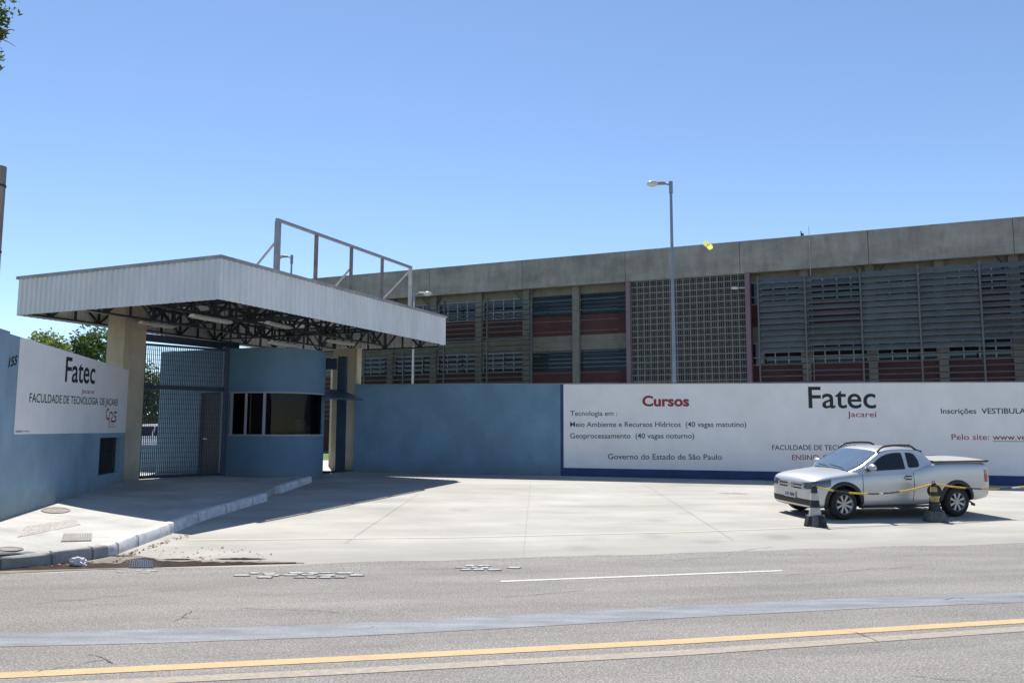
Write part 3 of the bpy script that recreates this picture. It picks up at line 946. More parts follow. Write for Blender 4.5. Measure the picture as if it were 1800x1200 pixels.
for (s, t) in ((-.035, -.035),):
    b.box(cp(s, t, ZB), CA * .035, CB * .035, (0, 0, ZT - .08 - ZB))
b.build('corner_trim', M['sheet'], cn)
b = MB(); b.box(cp(.03, .03, ZT - .22), CA * (L1 - .06), CB * (L2 - .06), (0, 0, .02))
b.build('roof', M['roofunder'], cn)
def truss(p, q, zlo, zhi, n):
    b = MB(); p, q = Vector(p), Vector(q)
    lo = Vector((0, 0, zlo)); hi = Vector((0, 0, zhi))
    for off in (lo, hi):
        b.bar(p + off, q + off, .09, .05)
    for k in range(n + 1):
        a = p.lerp(q, k / n)
        b.bar(a + lo, a + hi, .05, .045, up=(q - p))
        if k < n:
            c = p.lerp(q, (k + 1) / n)
            if k % 2: b.bar(a + lo, c + hi, .055, .045)
            else: b.bar(a + hi, c + lo, .055, .045)
    return b.build('roof_truss', M['truss'], cn)
for s in (.12, 2.2, 4.3, L1 - .12):
    truss(cp(s, .1, 0), cp(s, L2 - .1, 0), ZB + .05, ZT - .26, 14)
for t in (.14, 3.4, 6.7, L2 - .14):
    truss(cp(.18, t, 0), cp(L1 - .18, t, 0), ZB + (.10 if t < 9 else -.07), ZT - .30, 9)
for k in range(9):
    b = MB(); t = .6 + k * (L2 - 1.2) / 8
    b.bar(cp(.1, t, ZT - .25), cp(L1 - .1, t, ZT - .25), .05, .05); b.build('purlin', M['truss'], cn)
# columns
LC = at_depth(205, 846, 21.2)
b = MB(); b.box((LC.x, LC.y, .3), CA * .62, CB * .70, (0, 0, ZT - .55))
b.build('column', M['beige'], cn)
RC = at_depth(623, 824, 27.0)
ztop = at_depth(623, 611.5, 27.0).z
b = MB(); b.box((RC.x, RC.y, .3), CA * .95, CB * .27, (0, 0, ztop - .3))
b.build('column', M['beige'], cn)
# fluorescent battens hung under the trusses
def batten(x0, y0, x1, y1, Y, lab):
    p, q = at_depth(x0, y0, Y), None
    zz = p.z
    d = ray(x1, y1); q = EP + d * ((zz - EYE) / d.z)
    if (q - p).length > 1.7: q = p + (q - p).normalized() * 1.35
    o = empty('fluorescent_light', (p + q) / 2)
    tag(o, lab, 'light', 'fluorescent battens under the canopy')
    dd = (q - p).normalized(); s = dd.cross(Vector((0, 0, 1))).normalized()
    B = MB(); B.prism([p - s * .11, p + s * .11, p + s * .05 + Vector((0, 0, .06)), p - s * .05 + Vector((0, 0, .06))], q - p)
    B.build('housing', M['tube_white'], o)
    for k in (-1, 1):
        B = MB(); B.tube([p + s * .05 * k - Vector((0, 0, .016)) + dd * .03, q + s * .05 * k - Vector((0, 0, .016)) - dd * .03], .014, 8)
        B.build('tube', M['lamp_lens'], o)
    for t in (.15, .85):
        B = MB(); c = p.lerp(q, t); B.bar(c + Vector((0, 0, .06)), c + Vector((0, 0, max(.08, ZT - .22 - c.z))), .012, .012)
        B.build('hanger', M['truss'], o)
    return o
batten(337, 556, 404, 568, 19.0, 'white batten light nearest the left canopy corner')
batten(247, 568, 304, 576, 21.3, 'white batten light beside the left beige column')
batten(476, 603, 522, 610, 22.5, 'white batten light just above the curved booth')
batten(577, 600, 620, 606, 24.4, 'white batten light above the right beige column')
batten(470, 568, 508, 577, 21.0, 'white batten light deep under the middle of the canopy')

# empty sign frame standing on the canopy roof
GP = Plane(cp(.30, 0, 0), CB, -CA)
gf = empty('billboard_frame', GP.pt(3, ZT - .2))
tag(gf, 'empty grey steel billboard frame standing on the canopy roof', 'sign frame')
tops = [(489, 388), (556.5, 414), (618, 435.5), (672, 456), (721.5, 470.5)]
gu = [GP.uz(x, y) for x, y in tops]
zgt = sum(z for _, z in gu) / len(gu)
gm = [M['gantry'], M['gantry_rust'], M['gantry_rust'], M['gantry_rust'], M['gantry_pale']]
gw = [.11, .075, .07, .07, .085]
for (u, z), m, wd in zip(gu, gm, gw):
    b = MB(); b.bar(GP.pt(u, ZT - .21), GP.pt(u, zgt), wd, wd, up=CB)
    b.build('post', m, gf)
b = MB(); b.bar(GP.pt(gu[0][0] - .055, zgt + .035), GP.pt(gu[-1][0] + .05, zgt + .035), .08, .07)
b.build('top_rail', M['gantry'], gf)
for k, zf in ((0, .70), (2, .62), (4, .97)):
    u = gu[k][0]
    h = zgt - (ZT - .2)
    a = GP.pt(u, ZT - .2 + h * zf, .0)
    run = h * zf * (1.05 if zf < .9 else 1.15)
    c = a + CA * run; c.z = ZT - .2
    b = MB(); b.bar(a, c, .04, .04); b.build('brace', M['gantry_pale'], gf)

# ================================================================== GUARD BOOTH
BC = Vector((-7.0, 24.5, 0)); BR = 1.38
ZBT, ZUB, ZSI = 4.23, 2.98, 1.735
bo = empty('guard_booth', (BC.x, BC.y, .6))
tag(bo, 'blue rounded guard booth with a dark wrap window under the canopy', 'guard booth')
T0 = BC - CB * BR                      # where the straight front meets the round end
def bw(L): return T0 + CA * L
def arc(t, r=BR):                      # t 0..1 sweeps the round end from front to back
    a = math.pi * t
    return BC + (-CB * math.cos(a) - CA * math.sin(a)) * r
BP = Plane(T0, -CA, -CB)
Lx = lambda px, py: -BP.uz(px, py)[0]
Lw0 = Lx(404, 700); Lend = Lx(287, 700); Ld0 = Lx(384.5, 760); Ld1 = Lx(350, 760)
def ring(z0, z1, name, m, t0=0., t1=1., lead=0., r=BR, th=.14, parent=bo):
    outer = ([bw(lead) + (CB * (BR - r))] if lead else []) + [arc(t0 + (t1 - t0) * k / 30, r) for k in range(31)]
    inner = ([bw(lead) + CB * (BR - r + th)] if lead else []) + [arc(t0 + (t1 - t0) * k / 30, r - th) for k in range(31)]
    b = MB()
    Z = lambda P, z: [Vector((p.x, p.y, z)) for p in P]
    b.grid([Z(outer, z0), Z(outer, z1)]); b.grid([Z(inner, z0), Z(inner, z1)])
    b.grid([Z(outer, z1), Z(inner, z1)]); b.grid([Z(outer, z0), Z(inner, z0)])
    for P in ((outer[0], inner[0]), (outer[-1], inner[-1])):
        b.poly(Z(P, z0) + Z(P[::-1], z1))
    return b.build(name, m, parent, smooth=True)
ring(.1, ZSI, 'lower_wall', M['blue2'], lead=Lw0)
ring(ZUB, ZBT, 'upper_band', M['blue2'], lead=Lw0)
ring(ZSI + .002, ZUB - .002, 'rear_wall', M['blue2'], .62, 1.0)
# straight wing with a door opening
b = MB()
def wing(b, a, c, z0, z1, off=0., th=.15):
    p = bw(a) - CB * off; q = bw(c) - CB * off
    b.box((q.x, q.y, z0), (p - q), CB * th, (0, 0, z1 - z0))
zd = BP.uz(366, 690)[1]
wing(b, Lw0 + .002, Ld0, .1, ZBT); wing(b, Ld1, Lend, .1, ZBT); wing(b, Ld0, Ld1, zd, ZBT)
b.box((bw(Lend).x, bw(Lend).y, .1), CA * .15, CB * (2 * BR), (0, 0, ZBT - .1))
e_ = bw(Lend) + CB * (2 * BR - .15); f_ = bw(0) + CB * (2 * BR - .15)
b.box((e_.x, e_.y, .1), f_ - e_, CB * .15, (0, 0, ZBT - .1))
b.build('wing_wall', M['blue2'], bo)
b = MB(); wing(b, Ld0 + .03, Ld1 - .03, .62, zd - .03, -.09, .05)
dr = b.build('door', M['brown'], bo)
b = MB(); b.tube([bw(Ld1 - .14) + CB * .06 + Vector((0, 0, 1.65)), bw(Ld1 - .14) + CB * .02 + Vector((0, 0, 1.65)), bw(Ld1 - .28) + CB * .02 + Vector((0, 0, 1.65))], .014, 8)
b.build('handle', M['chrome'], dr)
b = MB(); b.poly([p + Vector((0, 0, ZBT - .12)) for p in [bw(Lend - .05) + CB * .05] + [arc(k / 20, BR - .05) for k in range(21)] + [bw(Lend - .05) + CB * (2 * BR - .1)]])
b.build('roof', M['roofunder'], bo)
b = MB(); b.poly([p + Vector((0, 0, .64)) for p in [bw(Lend - .1) + CB * .1] + [arc(k / 20, BR - .1) for k in range(21)] + [bw(Lend - .1) + CB * (2 * BR - .2)]])
b.build('floor', M['iron'], bo)
b = MB(); pq = bw(Lw0 + .1) + CB * .16; b.box((pq.x, pq.y, .65), CA * .08, CB * (2 * BR - .32), (0, 0, 3.3)); b.build('partition', M['void'], bo)
gl = ring(ZSI + .05, ZUB - .04, 'window', M['booth_glass'], 0., .62, Lw0 - .06, BR - .05, .008)
b = MB()
def mull(px, wd=.05):
    L = Lx(px, 730)
    if L > 0: p = bw(L); o = -CB
    else:
        best = min((abs(((arc(k / 200).x) / (arc(k / 200).y)) - (px - 900) / F), k) for k in range(110))
        p = arc(best[1] / 200); o = (p - BC).normalized()
    tdir = Vector((-o.y, o.x, 0))
    b.cbox((p.x, p.y, (ZSI + ZUB) / 2), tdir * wd, o * .06, (0, 0, ZUB - ZSI))
mull(406.5, .06); mull(434.5, .045); mull(466, .07)
def frame_ring(z, hh):
    P = [bw(Lw0)] + [arc(.62 * k / 30) for k in range(31)]
    for p, q in zip(P, P[1:]):
        b.bar(Vector((p.x, p.y, z)), Vector((q.x, q.y, z)), .07, hh)
frame_ring(ZSI + .022, .045); frame_ring(ZUB - .022, .04)
b.build('frame', M['winframe'], gl)
b = MB(); p0 = at_depth(519, 740, 24.55); p1 = at_depth(538, 740, 24.55); zt_ = p0.z
b.hexa([Vector((p.x, p.y, 1.2)) for p in (p0, p1, p1 + CB * .25, p0 + CB * .25)], [Vector((p.x, p.y, z)) for p, z in ((p0, zt_ + .06), (p1, zt_ - .12), (p1 + CB * .25, zt_ - .12), (p0 + CB * .25, zt_ + .06))])
tag(b.build('notice_board', M['white_paint'], origin=(p0.x, p0.y, 1.2)), 'pale slanted board standing inside the guard booth window', 'board')
ring(.66, ZBT - .2, 'shade_lining', M['brown'], .60, 1.0, r=BR - .15, th=.01)  # dark skin added inside the rear walls to keep the booth interior dim
b = MB(); p0 = arc(1.0, BR - .17); b.box((p0.x, p0.y, .66), CA * Lend, -CB * .01, (0, 0, ZBT - .9)); b.build('shade_lining', M['brown'], bo)  # same added dark skin along the straight back wall
b = MB(); q0 = BC - CB * .85 + CA * .6
b.box((q0.x, q0.y, 1.32), -CA * 1.2, CB * .55, (0, 0, .05)); b.box((q0.x, q0.y, .645), -CA * .06, CB * .5, (0, 0, .67)); b.box(q0 - CA * 1.13 + Vector((0, 0, .645)), -CA * .06, CB * .5, (0, 0, .67))
b.build('counter', M['brown'], bo)
# low wall beyond the wing
b = MB()
ql = bw(Lend + 1.35) + CB * .5
pl = bw(Lend + .02) + CB * .5
b.box((ql.x, ql.y, .3), pl - ql, CB * .15, (0, 0, at_depth(262, 781.5, ql.y).z - .3))
tag(b.build('low_wall', M['blue2'], origin=(ql.x, ql.y, .6)), 'low blue wall beyond the booth seen through the gate bars', 'wall')

# ================================================================== GATE
G0 = Vector((-9.93, 21.78, 0)); G1 = bw(Ld0 - .18) - CB * .10; G1.z = 0
gd = (G1 - G0).normalized(); gn = Vector((gd.y, -gd.x, 0)); GL = (G1 - G0).length
gt = empty('entrance_gate', (G0 + G1) / 2 + Vector((0, 0, .6)))
tag(gt, 'tall dark blue barred gate between left column and booth', 'gate')
zgb, zgt2, zgm = .63, 4.18, 3.05
b = MB(); nb = 46
for k in range(nb + 1):
    p = G0 + gd * (GL * k / nb)
    b.cbox((p.x, p.y, (zgb + zgt2) / 2), gd * .017, gn * .02, (0, 0, zgt2 - zgb))
b.build('bars', M['gate_metal'], gt)
b = MB()
for k in range(1, 27):
    b.cbox(((G0 + G1) / 2) + Vector((0, 0, zgb + (zgt2 - zgb) * k / 27)), gd * GL, gn * .008, (0, 0, .009))
b.build('cross_rods', M['gate_metal'], gt)
for z, h in ((zgb + .03, .07), (zgm, .11), (zgt2, .06)):
    b = MB(); b.cbox(((G0 + G1) / 2) + Vector((0, 0, z)), gd * GL, gn * .05, (0, 0, h)); b.build('rail', M['gate_metal'], gt)
b = MB(); b.cbox((G1 + gd * .09) + Vector((0, 0, 2.4)), gd * .20, gn * .16, (0, 0, 3.75)); b.build('gate_post', M['navy_metal'], gt)
b = MB(); LE = at_depth(416, 607, 24.4)
bs = G0 + gd * .02
b.hexa(*[[Vector((p.x, p.y, z)) for p in (bs, LE, LE + CB * .12, bs + CB * .12 + CA * .05)] for z in (4.27, 4.47)])
b.build('lintel', M['navy_metal'], gt)

# pedestrian entry: navy frame, rear pillar, lean-to awning
pe = empty('pedestrian_gate', at_depth(596, 825, 27.3))
tag(pe, 'narrow navy gate frame standing open between booth and right column', 'gate')
b = MB(); p = at_depth(602.5, 823, 26.55); q = at_depth(589, 823, 26.55); zt_ = at_depth(596, 626, 26.55).z
b.box((q.x, q.y, .5), (p - q), CB * .12, (0, 0, zt_ - .5)); b.build('leaf', M['navy_metal'], pe)
b = MB(); q = at_depth(571, 650, 26.55); p = at_depth(588.8, 650, 26.55)
b.box((q.x, q.y, at_depth(580, 649, 26.55).z), Vector((p.x - q.x, p.y - q.y, 0)), CB * .1, (0, 0, .36)); b.build('lintel', M['navy_metal'], pe)
b = MB(); p = at_depth(589, 823, 29.5); q = at_depth(577, 823, 29.5)
b.box((q.x, q.y, .4), Vector((p.x - q.x, p.y - q.y, 0)), CB * .4, (0, 0, 4.1))
tag(b.build('pillar', M['beige'], origin=(q.x, q.y, .62)), 'beige pillar seen through the narrow pedestrian opening', 'pillar')
b = MB(); Q = [at_depth(566, 698, 24.1), at_depth(639, 701, 25.1), at_depth(603, 686, 26.75), at_depth(574, 683, 26.0)]
b.hexa([q - Vector((0, 0, .05)) for q in Q], Q)
aw = b.build('awning', M['navy_metal'], origin=Q[3]); tag(aw, 'small dark blue lean-to awning over the pedestrian opening', 'awning')

# ================================================================== CAMPUS BUILDING
FU = -CA; FN = -CB
FP = Plane((0, 46, 0), FU, FN)
bd = empty('campus_building', (0, 46, .6))
tag(bd, 'long two storey concrete building with louvres behind the wall', 'building')
ZFT = sum(FP.uz(x, y)[1] for x, y in ((600, 487.5), (920, 457), (1313, 422), (1800, 384))) / 4
ZFB = sum(FP.uz(x, y)[1] for x, y in ((700, 523), (1103, 493.5), (1316, 479), (1795, 447))) / 4
JS = [.62 + 6.0 * k for k in range(-3, 8)]
S0, S1 = JS[0], JS[-1]
def fbox(b, s0, s1, z0, z1, o0, o1):
    """box on the facade: o0 back, o1 front offsets"""
    b.box(FP.pt(s0, z0, o0), FU * (s1 - s0), FN * (o1 - o0), (0, 0, z1 - z0))
for k in range(len(JS) - 1):
    b = MB(); fbox(b, JS[k] + .012, JS[k + 1] - .012, ZFB, ZFT, -.25, 0)
    b.build('fascia_panel', M['fascia'], bd)
b = MB(); fbox(b, S0, S1, ZFT - .03, ZFT + .04, -14, -.3); fbox(b, S0, S1, ZFT + .002, ZFT + .035, -.28, .03); fbox(b, S0, S1, ZFB + .25, ZFB + .4, -13.9, -.3)
b.build('roof', M['flash'], bd)
b = MB(); fbox(b, S0, S1, .3, ZFT - .04, -14, -13.8); fbox(b, S0, S0 + .2, .3, ZFT - .04, -13.79, -1.3); fbox(b, S1 - .2, S1, .3, ZFT - .04, -13.79, -1.3)
b.build('rear_wall', M['bconc'], bd)
WO = -.75                                                   # window wall plane
zz = lambda py, x=1060, off=WO: FP.uz(x, py, off)[1]
zA, zBv, zC, zD, zE, zF = zz(514), zz(551), zz(587), zz(613), zz(650), zz(706)
CS = FP.uz(1103, 580)[0], FP.uz(1316, 580)[0]               # lattice bay
kl = min(range(len(JS)), key=lambda k: abs(JS[k] - CS[0]))
for k in range(len(JS) - 1):
    for h in (0, 1):
        s0 = JS[k] + 3 * h + .2; s1 = JS[k] + 3 * h + 2.8
        if k == kl: continue
        # masonry bands between the windows
        b = MB()
        fbox(b, s0, s1, zA, ZFB + .24, WO - .12, WO)
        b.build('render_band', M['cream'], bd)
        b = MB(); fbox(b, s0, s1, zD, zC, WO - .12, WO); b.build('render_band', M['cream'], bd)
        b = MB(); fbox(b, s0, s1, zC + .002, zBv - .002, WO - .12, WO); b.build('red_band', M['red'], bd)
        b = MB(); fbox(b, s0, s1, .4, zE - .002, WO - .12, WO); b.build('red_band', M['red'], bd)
        louv = (k == kl - 1)
        for (a, c) in ((zBv, zA), (zE, zD)):
            if louv:
                b = MB(); fbox(b, s0, s1, a, c, WO - .14, WO - .09)
                wn = b.build('window', M['glass_dark'], bd)
                b = MB(); n = 5
                for i in range(n):
                    z = a + (c - a) * (i + .5) / n
                    b.hexa([FP.pt(s0, z - .1, WO - .06), FP.pt(s1, z - .1, WO - .06), FP.pt(s1, z + .06, WO - .085), FP.pt(s0, z + .06, WO - .085)],
                           [FP.pt(s0, z - .09, WO - .04), FP.pt(s1, z - .09, WO - .04), FP.pt(s1, z + .07, WO - .07), FP.pt(s0, z + .07, WO - .07)])
                b.build('glass_louvre', M['glass_teal'], wn)
            else:
                b = MB(); fbox(b, s0, s1, a, c, WO - .12, WO - .07)
                wn = b.build('window', M['glass_dark'], bd)
                b = MB()
                for i in range(5):
                    s = s0 + (s1 - s0) * i / 4
                    s = min(max(s, s0 + .03), s1 - .03)
                    fbox(b, s - .028, s + .028, a + .001, c - .001, WO - .069, WO - .03)
                for z in (a + .03, a + (c - a) * .34, c - .03):
                    fbox(b, s0 + .06, s1 - .06, z - .022, z + .022, WO - .0685, WO - .035)
                b.build('frame', M['winframe'], wn)
for k in range(len(JS)):
    for h in (0, 1):
        s = JS[k] + 3 * h
        if s > S1 - .3 or (k == kl and h == 1): continue
        if k in (kl, kl + 1) and h == 0: continue
        b = MB(); fbox(b, s - .2, s + .2, .4, ZFB + .2, WO - .3, WO + .22)
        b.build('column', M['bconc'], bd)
        if h == 0:
            b = MB()
            for d in (-.45, .45):
                b.bar(FP.pt(s + d * .5, ZFB - .55, -.5), FP.pt(s + d * 1.5, ZFB - .01, -.3), .06, .06)
            b.build('bracket', M['truss'], bd)
# mauve piers and the breeze-block screen
pu = (FP.uz(1105, 600)[0], FP.uz(1316.5, 600)[0])
for s in pu:
    b = MB(); fbox(b, s - .115, s + .115, .4, ZFB - .002, -.6, .06); b.build('pier', M['purple'], bd)
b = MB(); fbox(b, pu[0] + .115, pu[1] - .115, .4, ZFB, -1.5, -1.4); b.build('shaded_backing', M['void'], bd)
b = MB()
la, lb = pu[0] + .12, pu[1] - .12
nc, nr = 17, 28; zl0 = 1.0; zl1 = ZFB - .01
ch = (lb - la) / nc; rh = .335; nr = int((zl1 - zl0) / rh)
for i in range(nc + 1):
    s = la + (lb - la) * i / nc
    fbox(b, max(la, s - .03), min(lb, s + .03), zl0, zl1, -.17, -.10)
for j in range(nr + 1):
    z = zl1 - j * rh
    fbox(b, la, lb, z - .04, z + .03, -.169, -.102)
b.build('breeze_block_screen', M['lattice'], bd)
b = MB()
for i in range(nc):
    for q in (1, 2):
        s = la + ch * (i + q / 3)
        fbox(b, s - .010, s + .010, zl0, zl1, -.165, -.135)
for j in range(nr):
    for q in (1, 2):
        z = zl1 - (j + q / 3) * rh
        fbox(b, la, lb, z - .009, z + .009, -.164, -.137)
b.build('block_webs', M['lattice'], bd)
# brise-soleil: closed blades on the right, thin open slats on the left
LO = .35
posts_px = [1334, 1416.5, 1514.5, 1617, 1726]
ps = [FP.uz(x, 560, LO)[0] for x in posts_px]
stepp = (ps[-1] - ps[0]) / 4
ps += [ps[-1] + stepp * k for k in (1, 2, 3, 4)]
zLt = FP.uz(1616, 470, LO)[1]; zLm = FP.uz(1616, 614, LO)[1]; zLb = 2.2
def blades(s0, s1, z0, z1, step, wd, tilt, m, name, off=LO):
    b = MB(); n = int((z1 - z0) / step)
    c, s_ = math.cos(tilt), math.sin(tilt)
    for i in range(n):
        z = z1 - step * (i + .5)
        jit = R.uniform(-.012, .012) - (.05 if R.random() < .03 else 0); c, s_ = math.cos(tilt + R.uniform(-.12, .12)), math.sin(tilt + R.uniform(-.10, .10))
        d1 = (wd / 2 * c, -wd / 2 * s_)
        q = lambda s, k, dz: FP.pt(s, z + jit + d1[1] * k + dz, off + d1[0] * k)
        b.hexa([q(s0, -1, -.012), q(s0, 1, -.012), q(s1, 1, -.012), q(s1, -1, -.012)], [q(s0, -1, .012), q(s0, 1, .012), q(s1, 1, .012), q(s1, -1, .012)])
    return b.build(name, m, bd)
for i in range(len(ps) - 1):
    op = i in (1, 4, 6)
    blades(ps[i] + .04, ps[i + 1] - .04, zLm, zLt, .29, .25 if op else .29, math.radians(50 if op else 60), M['louvre'], 'louvre_panel')
    blades(ps[i] + .04, ps[i + 1] - .04, zLb, zLm - .05, .29, .15, math.radians(22), M['slat'], 'open_louvre')
for s in ps:
    b = MB(); fbox(b, s - .035, s + .035, zLb, zLt + .1, LO - .06, LO + .12); b.build('louvre_post', M['slat'], bd)
    b = MB()
    for z in (zLt - .5, zLm, 4.5):
        b.bar(FP.pt(s, z, LO - .06), FP.pt(s, z, WO + .1), .035, .035)
    b.build('stay', M['slat'], bd)
pl = [FP.uz(x, 600, LO)[0] for x in (566, 642, 710, 781, 857, 935)]
for i in range(len(pl) - 1):
    blades(pl[i] + .03, pl[i + 1] - .03, zLb, ZFB - .55, .285, .20, math.radians(24), M['slat'], 'open_louvre')
for s in pl:
    b = MB(); fbox(b, s - .025, s + .025, zLb, ZFB - .45, LO - .05, LO + .1); b.build('louvre_post', M['slat'], bd)
    b = MB()
    for z in (ZFB - 1.0, 6.6, 4.5):
        b.bar(FP.pt(s, z, LO - .05), FP.pt(s, z, WO + .1), .03, .03)
    b.build('stay', M['slat'], bd)
blades(JS[kl - 1] + .35, JS[kl] - .4, zLb, ZFB - .55, .57, .04, 0, M['slat'], 'thin_rail', off=.05)
# roof odds and ends
b = MB(); s = FP.uz(1407.5, 410)[0]
b.tube([FP.pt(s, ZFT, -.3), FP.pt(s, FP.uz(1407, 404)[1], -.3)], .03, 6); b.cbox(FP.pt(s + .05, ZFT + .16, -.3), FU * .14, FN * .1, (0, 0, .12))
o = b.build('antenna', M['truss'], origin=FP.pt(s, ZFT, -.3)); tag(o, 'small dark antenna standing on the roof edge', 'antenna')
b = MB(); s = FP.uz(1424, 460)[0]
b.tube([FP.pt(s, ZFT + .5, .03), FP.pt(s, ZFB - .1, .03), FP.pt(s, 2, .03)], .013, 6)
o = b.build('lightning_rod', M['gantry_pale'], origin=FP.pt(s, 2, .03)); tag(o, 'thin pale lightning rod running up the concrete fascia', 'lightning rod')

# ================================================================== LAMP POSTS
def street_lamp(base, H, arm, lab, scale=.76, pale=False, r0=.075):
    o = empty('street_lamp', base); tag(o, lab, 'street lamp', 'street lamps behind the wall')
    b = MB(); b.tube([base, base + Vector((0, 0, H * .5)), base + Vector((0, 0, H))], [r0, r0 * .8, r0 * .62], 12)
    b.build('pole', M['gantry_pale'] if pale else M['pole'], o, smooth=True)
    top = base + Vector((0, 0, H - .12)); d = arm.normalized(); L = arm.length
    b = MB(); b.tube([top, top + d * L * .35 + Vector((0, 0, .05))], .035, 8); b.tube([base + Vector((0, 0, H - .45)), base + Vector((0, 0, H + .02))], .075, 10)
    b.build('arm', M['pole'], o, smooth=True)
    a = top + d * L * .28 + Vector((0, 0, .07)); s = d.cross(Vector((0, 0, 1))).normalized(); u = s.cross(d)
    b = MB(); rows = []
    for t, wy, wz in ((0, .07, .05), (.08, .11, .085), (.40, .115, .09), (.47, .10, .075), (.5, .02, .02)):
        t *= scale; wy *= scale; wz *= scale
        rows.append([a + d * t + s * wy * math.cos(q) + u * wz * math.sin(q) for q in [2 * math.pi * k / 14 for k in range(15)]])
    b.grid(rows); b.poly(rows[0][:-1])
    b.build('ballast_box', M['lamp_grey'], o, smooth=True)
    b = MB(); rows = []
    for k in range(13):
        ph = math.pi * k / 12
        rows.append([a + d * scale * (.66 - .30 * math.cos(ph)) + s * scale * .20 * math.sin(ph) * math.cos(q) + u * scale * .16 * math.sin(ph) * math.sin(q) - u * .02 for q in [2 * math.pi * j / 16 for j in range(17)]])
    b.grid(rows); b.build('lens', M['lamp_lens'], o, smooth=True)
    return o
def lamp_at(px_top, py_top, px_bot, Y, arm, lab, **k):
    t = at_depth(px_top, py_top, Y)
    return street_lamp(Vector((t.x, t.y, ZY)), t.z - ZY, Vector(arm), lab, **k)
lamp_at(1179, 320, 1180, 31, (-.74, 0, 0), 'tall grey street lamp rising above the breeze block screen', r0=.085)
lamp_at(513, 449, 515, 43, (-.74, 0, 0), 'distant street lamp seen through the empty billboard frame')
lamp_at(728, 514, 728, 41, (.62, 0, 0), 'short pale street lamp just right of the canopy frame', pale=True)
# wall lamp on the mauve pier
p = FP.pt(pu[1] - .12, FP.uz(1313, 506, .06)[1], .06)
o = empty('wall_lamp', p); tag(o, 'small lamp bracketed off the right mauve pier', 'lamp')
hd = FU * -.55 + FN * .25
b = MB(); b.tube([p, p + hd * .5], .025, 8); b.build('arm', M['gantry_pale'], o)
b = MB(); rows = []
dd = hd.normalized(); s = dd.cross(Vector((0, 0, 1))).normalized()
for k in range(9):
    ph = math.pi * k / 8
    rows.append([p + hd * .5 + dd * (.2 - .2 * math.cos(ph)) + s * .10 * math.sin(ph) * math.cos(q) + Vector((0, 0, .09 * math.sin(ph) * math.sin(q))) for q in [2 * math.pi * j / 12 for j in range(13)]])
b.grid(rows); b.build('head', M['lamp_lens'], o, smooth=True)

# utility post at the far left
t = at_depth(0, 293, 14.6)
o = empty('utility_pole', (t.x, t.y, .4)); tag(o, 'weathered round post at the left edge behind the blue wall', 'pole')
b = MB(); b.tube([(t.x, t.y, .4), (t.x, t.y, t.z * .5), (t.x, t.y, t.z)], [.13, .122, .112], 16); b.build('post', M['wood'], o, smooth=True)
b = MB(); z1 = at_depth(0, 480, 14.6).z
b.tube([(t.x + .11, t.y - .06, z1 + .3), (t.x + .125, t.y - .07, z1), (t.x + .155, t.y - .08, z1 - .25), (t.x + .12, t.y - .08, z1 - .6), (t.x + .13, t.y - .08, z1 - 1.2)], [.012, .02, .035, .025, .02], 8)
b.build('cable', M['cable'], o, smooth=True)
b = MB()
for zz_ in (t.z - .38, t.z - 1.6):
    b.lathe([(.118, zz_), (.125, zz_), (.125, zz_ + .035), (.118, zz_ + .035)], (t.x, t.y, 0), n=16)
b.build('strap', M['cable'], o)

# ================================================================== TREES
def tree(base, H, clumps, m, lab, cat='tree', leaf=.11, per=260, seed=1, group=None, trunk_r=.16):
    q = random.Random(seed)
    base = Vector(base)
    o = empty('tree', base); tag(o, lab, cat, group)
    b = MB()
    top = base + Vector((q.uniform(-.2, .2), q.uniform(-.2, .2), H * .55))
    b.tube([base, base.lerp(top, .5) + Vector((.05, 0, 0)), top], [trunk_r, trunk_r * .8, trunk_r * .55], 10)
    for c, r in clumps:
        c = Vector(c)
        st = base.lerp(top, q.uniform(.5, .95))
        mid = st.lerp(c, .5) + Vector((q.uniform(-.2, .2), q.uniform(-.2, .2), .15))
        b.tube([st, mid, c], [trunk_r * .4, trunk_r * .25, .02], 6)
    b.build('trunk', M['bark'], o, smooth=True)
    b = MB()
    for c, r in clumps:
        c = Vector(c)
        n = int(per * r * r)
        for i in range(n):
            d = Vector((q.gauss(0, 1), q.gauss(0, 1), q.gauss(0, 1))).normalized() * (q.random() ** .45) * r
            d.z *= .8
            d *= 1 + .35 * noise.noise((c + d) * 1.3)
            p = c + d
            L = leaf * q.uniform(.6, 1.3)
            e = Vector((q.gauss(0, 1), q.gauss(0, 1), q.gauss(0, .6))).normalized()
            f = e.cross(Vector((q.gauss(0, 1), q.gauss(0, 1), q.gauss(0, 1)))).normalized() * L * .42
            e = e * L
            k = e.cross(f).normalized() * L * .12
            b.add([p - e, p + f + k, p + e, p - f + k], [(0, 1, 2, 3)])
    b.build('crown', m, o, fix=False)
    return o
def px_clump(px, py, Y, r): return (at_depth(px, py, Y), r)
tree((-23.5, 36.5, .6), 5, [px_clump(62, 618, 36, .9), px_clump(88, 611, 36, 1.0), px_clump(75, 596, 36.3, .55), px_clump(40, 629, 36, .8), px_clump(70, 644, 36, 1.5), px_clump(105, 629, 36.4, .7), px_clump(95, 603, 36, .4)], M['leaf_pale'], 'pale sunlit leafy tree rising above the left sign panel', seed=3, group='trees behind the left wall', per=430)
tree((-21.2, 39, .6), 6, [px_clump(128, 623, 38, .8), px_clump(150, 611, 38, .9), px_clump(165, 596, 38, .9), px_clump(150, 634, 38, 1.3), px_clump(172, 621, 38, 1.3), px_clump(140, 607, 38.5, .45), px_clump(185, 611, 38, 1.2)], M['leaf'], 'darker tree behind the wall partly hidden by the left column', seed=5, group='trees behind the left wall', per=430)
